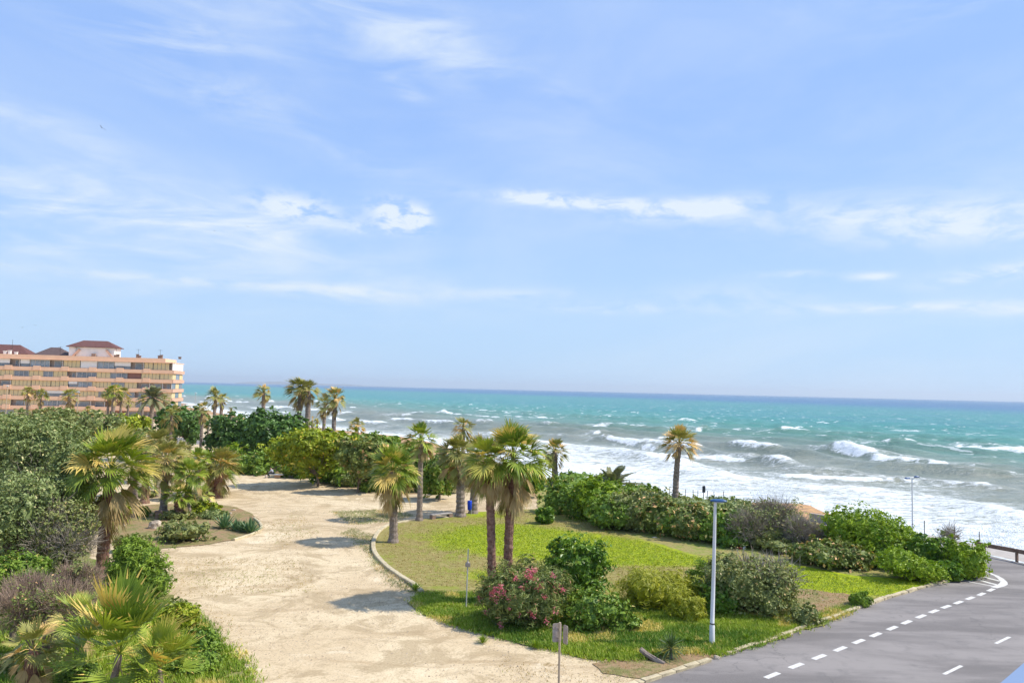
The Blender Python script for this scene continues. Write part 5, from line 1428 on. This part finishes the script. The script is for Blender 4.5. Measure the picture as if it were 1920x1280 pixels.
# clothes, slightly larger shells
J = [0, 1, 2, 6, 7, 8, 10, 11, 12]; jm = {k: i for i, k in enumerate(J)}
skin_mesh('jacket', [V[k] for k in J], [(jm[a], jm[b]) for a, b in E if a in jm and b in jm], [(Rr[k][0] * 1.22, Rr[k][1] * 1.25) for k in J], cloth, pr)
J = [0, 14, 15, 16, 17, 19, 20, 21, 22]; jm = {k: i for i, k in enumerate(J)}
skin_mesh('trousers', [V[k] for k in J], [(jm[a], jm[b]) for a, b in E if a in jm and b in jm], [(Rr[k][0] * 1.22, Rr[k][1] * 1.22) for k in J], trou, pr)
skin_mesh('hair', [(-.21, 0, 1.29), (-.20, 0, 1.34)], [(0, 1)], [(.105, .10), (.08, .08)], hair, pr)
mb = MB()
for sg in (-1, 1):
    for f_ in range(4):
        a = sg * (.035 + .018 * f_); mb.tube([(-.49, a, .70), (-.53, a, .67), (-.54, a * .9, .63 + .004 * f_)], [.009, .008, .006], 6)
    mb.tube([(-.47, sg * .03, .71), (-.50, sg * .012, .70)], [.010, .008], 6)
mb.build('fingers', skin, pr)
mb = MB(); mb.tube([(-.345, 0, 1.255), (-.37, 0, 1.235)], [.018, .012], 6); mb.build('nose', skin, pr)
mb = MB()
for (x, y, z, sx, sy, sz) in ((.1, -.2, .0, .25, .18, .3),): pass
mb.tube([(-.62, -.32, 0.0), (-.62, -.32, .25), (-.60, -.32, .40)], [.16, .17, .07], 10, True, None, .08)
b = mb.build('bag', simple('pale_bag', (.62, .52, .44), .1, 5, .9, .2)); b.location = (pr.location.x, pr.location.y, 0); tag(b, 'pale bag standing on the ground beside the seated person', 'bag')

# rocks
def rock(px, by, w_px, h_px, mat, label, name='rock', group=None, asp=.8, sq=.25):
    g = G(px, by); d = g.y; W_ = w_px * d / F_PX; H_ = h_px * d / F_PX
    bm = bmesh.new(); bmesh.ops.create_icosphere(bm, subdivisions=4, radius=1); vs = np.array([tuple(v.co) for v in bm.verts]); fs = [[v.index for v in f.verts] for f in bm.faces]; bm.free()
    s = int(px) % 50; n = fbm(vs[:, 0] * 1.4 + s, vs[:, 1] * 1.4 + vs[:, 2] * 2 + s, 4)
    vs = np.sign(vs) * np.abs(vs) ** (1 - sq) * (.75 + .5 * n)[:, None] * np.array([W_ / 2, W_ / 2 * asp, H_ * .8]); vs[:, 2] = np.maximum(vs[:, 2] + H_ * .12, -.08)
    mb = MB(); mb.add(vs, fs); o = mb.build(name, M[mat]); o.location = (g.x, g.y + W_ / 3, 0); tag(o, label, 'rock', group); return o
rock(297, 973, 18, 16, 'redrock', 'brown squarish boulder at the foot of a stout palm, in the agave bed', sq=.5)
rock(287, 992, 22, 16, 'rock', 'pale pointed rock below the brown boulder')
rock(1345, 1236, 12, 7, 'rock', 'lump of broken kerb stone fallen beside the road, below the lamp post')
rock(437, 958, 7, 4, 'rock', 'small pale stone behind the agaves, near the twin palms')
rock(431, 964, 6, 4, 'rock', 'smaller pale stone right above the leftmost agave')
rock(350, 1163, 8, 7, 'rock', 'white stone in the weeds at the left edge of the sand')
rock(232, 986, 8, 5, 'rock', 'white stone at the foot of the yellow-flowering bush')
rock(1544, 1128, 5, 4, 'rock', 'white stone on the bare earth right of the big greyish bush, higher one')
rock(1524, 1123, 4, 3, 'rock', 'small pale stone left of the white one on the bare earth by the road')
rock(1228, 1009, 10, 3, 'rock', 'flat pale stone at the lawn edge under the browning hedge bush')
# fallen log
g = G(1222, 1238); root = None; mb = MB(); mb.tube([(-.45, .35, .38), (-.2, .15, .22), (.25, -.2, .06), (.5, -.4, .03)], [.11, .13, .12, .08], 9, True, None, .15)
o = mb.build('log', M['trunk']); o.location = (g.x, g.y, 0); tag(o, 'short broken palm log lying on the verge left of the yucca', 'log')

# shore fence posts, rail, wall, sign
SP = 'thin posts of the shore fence'
fp = [(1075, 905), (1155, 915), (1180, 919), (1235, 931), (1255, 934), (1285, 937), (1299, 938), (1308, 939), (1326, 940), (1338, 941), (1356, 941), (1481, 970), (1551, 985), (1733, 1012), (1836, 1036), (1790, 1026)]
for i, (a, b) in enumerate(fp):
    g = G(a, b); hgt = 1.15 if a < 1700 else 1.6
    gz = 0 if a > 1700 else 0
    root = empty('fence_post', (g.x, g.y, gz), 'thin dark post of the broken fence along the shore', 'fence post', SP)
    mb = MB(); mb.tube([(0, 0, -.8), (0.03, 0, hgt)], [.038, .034], 8); mb.build('post', M['iron'], root)
    mb = MB(); mb.tube([(0.03, 0, hgt), (0.03, 0, hgt + .05)], [.055, .02], 8); mb.build('cap', M['iron'], root)
# dark narrow sign board on post
g = G(1319, 938); t = PD(1320, 911, g.y); root = empty('shore_sign', g, 'narrow dark board on a thin post by the shore fence', 'sign')
mb = MB(); mb.tube([(0, 0, -.5), (0, 0, t.z)], [.045, .04], 8); mb.build('post', M['iron'], root)
mb = MB(); mb.box((0.02, -.05, t.z - .35), (.36, .05, .72), .1, bevel=.03); mb.box((0.04, -.05, t.z - .02), (.22, .06, .14), .1, bevel=.03); mb.build('board', M['board'], root)

# timber guard rail at the promenade
rp = [G(1846, 1043.5), G(1862, 1047), G(1925, 1059), G(1990, 1074), G(2080, 1095)]
rp = [p + Vector((0, 1.2, 0)) for p in rp]
root = empty('guard_rail', rp[1], 'brown timber guard rail between the pavement and the surf at the right edge', 'guard rail'); b0 = rp[1]
for i in range(len(rp) - 1):
    a, b = rp[i] - b0, rp[i + 1] - b0; m_ = (a + b) / 2; L = (b - a).length; ang = math.atan2(b.y - a.y, b.x - a.x)
    mb = MB(); mb.box((m_.x, m_.y, .80), (L - .03, .14, .30), ang, bevel=.03); mb.build('rail', M['wood'], root)
for k in (1, 2, 3):
    a = rp[k] - b0; mb = MB(); mb.box((a.x, a.y - .15, .40), (.19, .15, .85), .3, bevel=.02); mb.build('post', M['wood'], root)
# low white shore wall and white box
def wall(pp, h, th, label, mat='white', z=0, name='low_wall'):
    P = [G(a, b) for a, b in pp]; b0 = P[0]; mb = MB()
    for a, b in zip(P[:-1], P[1:]):
        m_ = (a + b) / 2 - b0; mb.box((m_.x, m_.y, z + h / 2 - .2), ((b - a).length + th * .5, th, h + .4), math.atan2(b.y - a.y, b.x - a.x))
    o = mb.build(name, M[mat]); o.location = b0; tag(o, label, 'wall'); return o
wall([(1520, 976), (1556, 982), (1588, 988)], .75, .25, 'low pale wall by the orange rocks, right of the leafless bush', 'pave')
wall([(1060, 901), (1100, 909), (1190, 926), (1245, 936)], .55, .25, 'low grey wall along the shore path behind the hedge', 'pave')
g = G(1102, 911); mb = MB(); mb.box((0, 0, .55), (.75, .5, 1.1), .2, bevel=.05); mb.box((0, 0, 1.14), (.85, .6, .08), .2, bevel=.02); o = mb.build('utility_box', M['white']); o.location = g; tag(o, 'small white box standing on the low grey wall by the surf', 'box')

# dark rock shelf pieces in the wash
for (a, b, w_, h) in ((1425, 947, 60, 5), (1478, 953, 46, 5), (1500, 960, 40, 4), (1452, 942, 40, 3), (1610, 988, 30, 4)):
    g = G(a, b, -2.6); d = g.y; o = rock(a, b, w_, h, 'redrock', 'flat wet dark rock shelf awash beyond the orange shore', 'shore_rock', 'flat rocks awash at the shoreline', .5, .1)
    o.location = (g.x, g.y, -3.0)
for i, (a, b, w_, h) in enumerate(((1528, 975, 44, 11), (1560, 982, 36, 10), (1500, 968, 40, 8), (1590, 990, 26, 8), (1290, 942, 50, 6), (1350, 945, 60, 6), (1420, 955, 50, 7))):
    o = rock(a, b, w_, h, 'rock', 'orange weathered rock lump on the shore bluff', 'shore_rock', 'orange rocks on the shore bluff', .6, .1); o.location.z = -.55
    o.data.materials[0] = simple('orange_rock', (.60, .34, .15), .2, .8, .95, .8, (.42, .24, .12)) if i == 0 else bpy.data.materials['orange_rock']

# spray of breaking waves
def spray():
    mb = MB()
    for (a, b, w_, h, n) in ((1470, 948, 3.2, 2.6, 1500), (1430, 940, 2.4, 1.6, 800), (1905, 1040, 4.0, 3.0, 1800), (1870, 1030, 2.5, 2.0, 900), (1800, 1020, 3.0, 1.8, 900), (1360, 925, 3, 1.6, 700), (1620, 985, 3, 1.5, 700), (1700, 1003, 3, 1.4, 700)):
        g = G(a, b, -3); z = np.abs(rng.normal(0, .5, n)) * h; x = rng.normal(0, 1, n) * w_ * (1 - .35 * np.clip(z / h, 0, 1.5)) * .5; y = rng.normal(0, .7, n)
        P = np.column_stack([g.x + x + .25 * z, g.y + 2 + y, -3 + z]); leaf_quads(mb, P, unit(n), .13, .11, .5)
    m, t_, p, o_ = basemat('foam_spray', .8, .2); p.inputs[0].default_value = (.86, .88, .88, 1)
    tag(mb.build('sea_spray', m), 'white spray thrown up where waves break on the shore', 'spray', kind='stuff')
spray()

# blue rail corner close to the camera, bottom right
p0, p1 = PD(1862, 1285, 2.2), PD(1945, 1215, 2.6)
v = (p1 - p0); L = v.length; ang = math.atan2(v.y, v.x); c = (p0 + p1) / 2
rot = v.to_track_quat('X', 'Z').to_matrix()
mb = MB(); mb.box((0, 0, 0), (L * 4, .5, .04), 0, None, rot, .012)
o = mb.build('balcony_ledge', M['awning']); off = rot @ Vector((0, -.25, -.02)); o.location = c + off
tag(o, 'pale blue smooth ledge cutting the bottom right corner close to the camera', 'ledge')

# birds
def bird(px, py, d, span, label, roll, yaw):
    c = PD(px, py, d); s = span / 2
    V = [(0, .32 * s, 0), (.12 * s, 0, .03 * s), (-.12 * s, 0, .03 * s), (0, -.45 * s, 0), (0, 0, -.07 * s), (.5 * s, .16 * s, .22 * s), (.42 * s, -.16 * s, .20 * s), (s, -.28 * s, .05 * s), (-.5 * s, .16 * s, .22 * s), (-.42 * s, -.16 * s, .20 * s), (-s, -.28 * s, .05 * s), (.1 * s, -.55 * s, 0), (-.1 * s, -.55 * s, 0)]
    Fc = [(0, 1, 2), (1, 3, 2), (0, 4, 1), (0, 2, 4), (1, 4, 3), (2, 3, 4), (1, 5, 6), (5, 7, 6), (0, 5, 1), (2, 9, 8), (8, 9, 10), (0, 2, 8), (3, 11, 12)]
    mb = MB(); mb.add(V, Fc); o = mb.build('bird', M['iron']); o.location = c; o.rotation_euler = (.3, roll, yaw); tag(o, label, 'bird')
bird(191, 240, 40, .55, 'dark swallow gliding high at the upper left of the sky', .5, 1.0)
bird(402, 433, 80, .35, 'tiny dark bird, the left of two in the middle of the sky', -.4, 2.0)
bird(464, 425, 85, .40, 'tiny dark bird, the right of two in the middle of the sky', .3, .2)
bird(66, 610, 85, .38, 'tiny bird above the left roofs, the right and higher of two', .3, .6)
bird(42, 614, 95, .38, 'tiny bird above the left roofs, the left and lower of two', -.2, 1.2)

# ================================================================== apartment building
def building():
    A = PD(323, 715, 221); A.z = 0; B = PD(0, 707, 211); B.z = 0
    u = (B - A); u.z = 0; u.normalize(); root = empty('apartment_building', A, 'long peach-coloured apartment block with banded balconies and a white rooftop house', 'building')
    root.rotation_euler = (0, 0, math.atan2(u.y, u.x))
    # local frame: +x runs left along the facade; local +y? choose the side facing the camera
    ang = math.atan2(u.y, u.x); yv = Vector((-math.sin(ang), math.cos(ang), 0)); sg = 1 if yv.y < 0 else -1   # sg*y points to the camera
    def bx(mb, x0, x1, y0, y1, z0, z1, bev=0): mb.box(((x0 + x1) / 2, sg * (y0 + y1) / 2, (z0 + z1) / 2), (abs(x1 - x0), abs(y1 - y0), abs(z1 - z0)), bevel=bev)
    LEN, DEP = 84.0, 15.5; FL = 2.79
    tops = [15.25 - FL * k for k in range(6)]            # parapet tops
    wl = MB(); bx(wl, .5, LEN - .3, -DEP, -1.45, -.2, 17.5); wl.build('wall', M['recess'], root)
    rf = MB(); bx(rf, 2.2, LEN, -DEP + .8, .08, 17.62, 18.7); bx(rf, 0, LEN, -DEP, .28, 17.35, 17.62); rf.build('roof_parapet', M['peach'], root)
    for k, zt in enumerate(tops):
        mb = MB(); bx(mb, 0, LEN, -.22, 0, zt - 1.02, zt); bx(mb, .1, LEN - .1, -1.5, -.22, zt - 1.10, zt - .92)
        x = 6.2
        while x < LEN - 3: bx(mb, x, x + 1.9, -.3, .10, zt - .92, zt + .32); x += 7.3
        b = mb.build('balcony', M['peach'], root)
        sd_ = MB(); bx(sd_, -.26, -.02, -DEP, -.0, zt - 1.02, zt); sd_.build('balcony_end', M['peach_dark'], b)  # end faces take the darker peach copy, shade included in the colour
    # bays
    rs = random.Random(8)
    for k in range(7):
        zb = (tops[k] if k < 6 else -1) + .0; zt = (17.35 if k == 0 else tops[k - 1] - 1.10)
        if zb < 0: zb = -.1
        x = .15
        while x < LEN - 4:
            w_ = rs.choice([2.4, 3.4, 3.65, 4.4, 5.0]); x1 = min(x + w_, LEN - .3); kind = rs.random()
            if k == 0 and x < 1: kind = .99; x1 = 1.0
            fr = MB()
            if kind < .27:      # cream shutters
                n = max(2, int(w_ / 1.0)); s = (x1 - x) / n
                for i in range(n): bx(fr, x + i * s + .06, x + (i + 1) * s - .06, -.50, -.42, zb + .03, zt - .03)
                wo_ = fr.build('window', M['shutter'], root); pn = MB(); bx(pn, x, x1, -.62, -.54, zb, zt); pn.build('pane', M['glassd'], wo_)
            elif kind < .55:    # glazed balcony
                n = max(2, int(w_ / 1.2)); s = (x1 - x) / n
                for i in range(n + 1): bx(fr, x + i * s - .045, x + i * s + .045, -.50, -.40, zb + .02, zt - .02)
                bx(fr, x + .05, x1 - .05, -.52, -.42, zt - .12, zt - .02); wo_ = fr.build('window', M['frame'], root)
                pn = MB(); bx(pn, x + .05, x1 - .05, -.60, -.56, zb + .02, zt - .13); pn.build('pane', M[rs.choice(['glassd', 'glassl', 'glassd'])], wo_)
            elif kind < .68:    # white awning let down or white enclosure
                bx(fr, x + .05, x1 - .05, -.40, -.30, zb + (.05 if kind < .60 else .9), zt - .03); wo_ = fr.build('window', M['white'], root)
                pn = MB(); bx(pn, x + .1, x1 - .1, -.60, -.56, zb + .02, zt - .1); pn.build('pane', M['glassd'], wo_)
            elif kind < .75:
                bx(fr, x + .03, x1 - .03, -.8, -.7, zb, zt); fr.build('window', M['brownp'], root)
            else:               # open loggia with door and side wall
                bx(fr, x, x + .14, -1.45, -.30, zb, zt); bx(fr, x + .7, x + .78, -1.43, -1.35, zb, zt - .3); bx(fr, x1 - .9, x1 - .82, -1.43, -1.35, zb, zt - .3); bx(fr, x + .02, x1 - .1, -1.44, -1.34, zt - .32, zt - .2); wo_ = fr.build('window', M['frame'], root)
                if x1 - x > 2.2: pn = MB(); bx(pn, x + .8, x1 - .9, -1.43, -1.38, zb, zt - .3); pn.build('pane', M[rs.choice(['glassd', 'glassl'])], wo_)
            x = x1 + .12
        # end wall openings
        e = MB(); ys = [(-.5, -5.0), (-5.2, -9.8), (-10.2, -14.8)]
        for j, (a, b) in enumerate(ys):
            m_ = M['white'] if (k == 0) else (M['shutter'] if (k + j) % 2 else M['glassd'])
            e = MB(); n = 1 if k == 0 else 4; s = (b - a) / n
            for i in range(n): bx(e, .10, .30, a + i * s - .05, a + (i + 1) * s + .05, zb + .02, zt - .02)
            e.build('window', m_, root)
    # roof structures
    def hip(x0, x1, y0, y1, z0, z1, mat, par, ov=.5):
        h = min(abs(x1 - x0), abs(y1 - y0)) / 2 * .9; cy = (y0 + y1) / 2
        V = [(x0 - ov, sg * (y0 + ov), z0), (x1 + ov, sg * (y0 + ov), z0), (x1 + ov, sg * (y1 - ov), z0), (x0 - ov, sg * (y1 - ov), z0), (x0 + h, sg * cy, z1), (x1 - h, sg * cy, z1),
             (x0 - ov, sg * (y0 + ov), z0 - .15), (x1 + ov, sg * (y0 + ov), z0 - .15), (x1 + ov, sg * (y1 - ov), z0 - .15), (x0 - ov, sg * (y1 - ov), z0 - .15)]
        mb = MB(); mb.add(V, [(0, 1, 5, 4), (2, 3, 4, 5), (0, 6, 7, 1), (1, 7, 8, 2), (2, 8, 9, 3), (3, 9, 6, 0), (6, 9, 8, 7)]); mb.add(V, [(1, 2, 5), (3, 0, 4)]); return mb.build('roof', mat, par)
    def X(px): # facade coordinate of an image column
        r = ray(px, 700); w_ = CAMP; det = u.x * (-r.y) - (-r.x) * u.y
        bx_, by_ = w_.x - A.x, w_.y - A.y; return (bx_ * (-r.y) - (-r.x) * by_) / det
    x0, x1 = X(206), X(119); ph = MB(); bx(ph, x0, x1, -3.2, -9.5, 17.6, 21.6); p_ = ph.build('penthouse', M['white'], root); hip(x0, x1, -3.2, -9.5, 21.6, 23.6, M['roof'], p_, .7)
    for (a, b) in ((193, 203), (128, 138)):   # stair-side brackets on the penthouse
        mb = MB(); xa, xb = X(a), X(b)
        mb.box(((xa + xb) / 2, sg * -2.9, 19.6), (.5, .5, 3.2), rot=Matrix.Rotation(.7 if a > 150 else -.7, 3, 'Y')); mb.build('stair_wall', M['peach_dark'], p_)
    mb = MB(); bx(mb, X(172), X(165), -2.9, -2.0, 18.7, 19.6); mb.build('chimney', M['redrock'], root)
    x0, x1 = X(112), X(48); mb = MB(); bx(mb, x0, x1, -5, -12, 17.6, 18.7); q_ = mb.build('penthouse', M['recess'], root); hip(x0, x1, -5, -12, 18.75, 21.3, M['roof2'], q_)
    x0, x1 = X(34), X(-60); mb = MB(); bx(mb, x0, x1, -5, -12, 17.6, 19.0); q_ = mb.build('penthouse', M['white'], root); hip(x0, x1, -5, -12, 19.0, 21.7, M['roof'], q_)
    for i, px in enumerate((212, 217, 254, 258, 295, 299, 334, 3, 12, 24)):
        x = X(px); mb = MB(); bx(mb, x - .35, x + .35, -1.6, -1.0, 18.7, 19.3 + (i % 3) * .2); bx(mb, x - .45, x + .45, -1.7, -.9, 19.3 + (i % 3) * .2, 19.4 + (i % 3) * .2); mb.build('chimney', M['redrock'] if px > 100 else M['white'], root)
    for px in (11, 103, 133, 210, 252, 294):
        x = X(px); mb = MB(); mb.tube([(x, sg * -3, 18), (x, sg * -3, 21.4 + (1.6 if px == 11 else 0))], [.05, .04], 6); mb.tube([(x - .6, sg * -3, 21.2), (x + .6, sg * -3, 21.2)], [.03, .03], 6); mb.build('antenna', M['iron'], root)
building()

# small moving details: litter under the hedge
g = G(1388, 1030); mb = MB(); mb.box((0, 0, .12), (.3, .2, .22), .4, bevel=.06); o = mb.build('litter', simple('red_plastic', (.40, .03, .04), .1, 5, .5)); o.location = g; tag(o, 'small piece of red litter under the dark hedge bush', 'litter')
g = G(1396, 1030); mb = MB(); mb.box((0, 0, .12), (.26, .2, .22), .9, bevel=.07); o = mb.build('litter', M['white']); o.location = g; tag(o, 'small piece of white litter beside the red one under the hedge', 'litter')

# ------------------------------------------------------------------ sea air
hz = MB(); hz.box((0, 14000, 85), (60000, 36000, 300)); m = bpy.data.materials.new('haze'); m.use_nodes = True; t = NT(m.node_tree)
pv = t.node('ShaderNodeVolumePrincipled'); pv.inputs['Density'].default_value = 6e-5; pv.inputs['Color'].default_value = (.86, .93, 1.0, 1); pv.inputs['Anisotropy'].default_value = .2
oo = t.node('ShaderNodeOutputMaterial'); t.link(pv.outputs[0], oo.inputs['Volume']); m.cycles.homogeneous_volume = True
tag(hz.build('haze', m), kind='stuff', label='thin sea haze over the water', cat='haze')
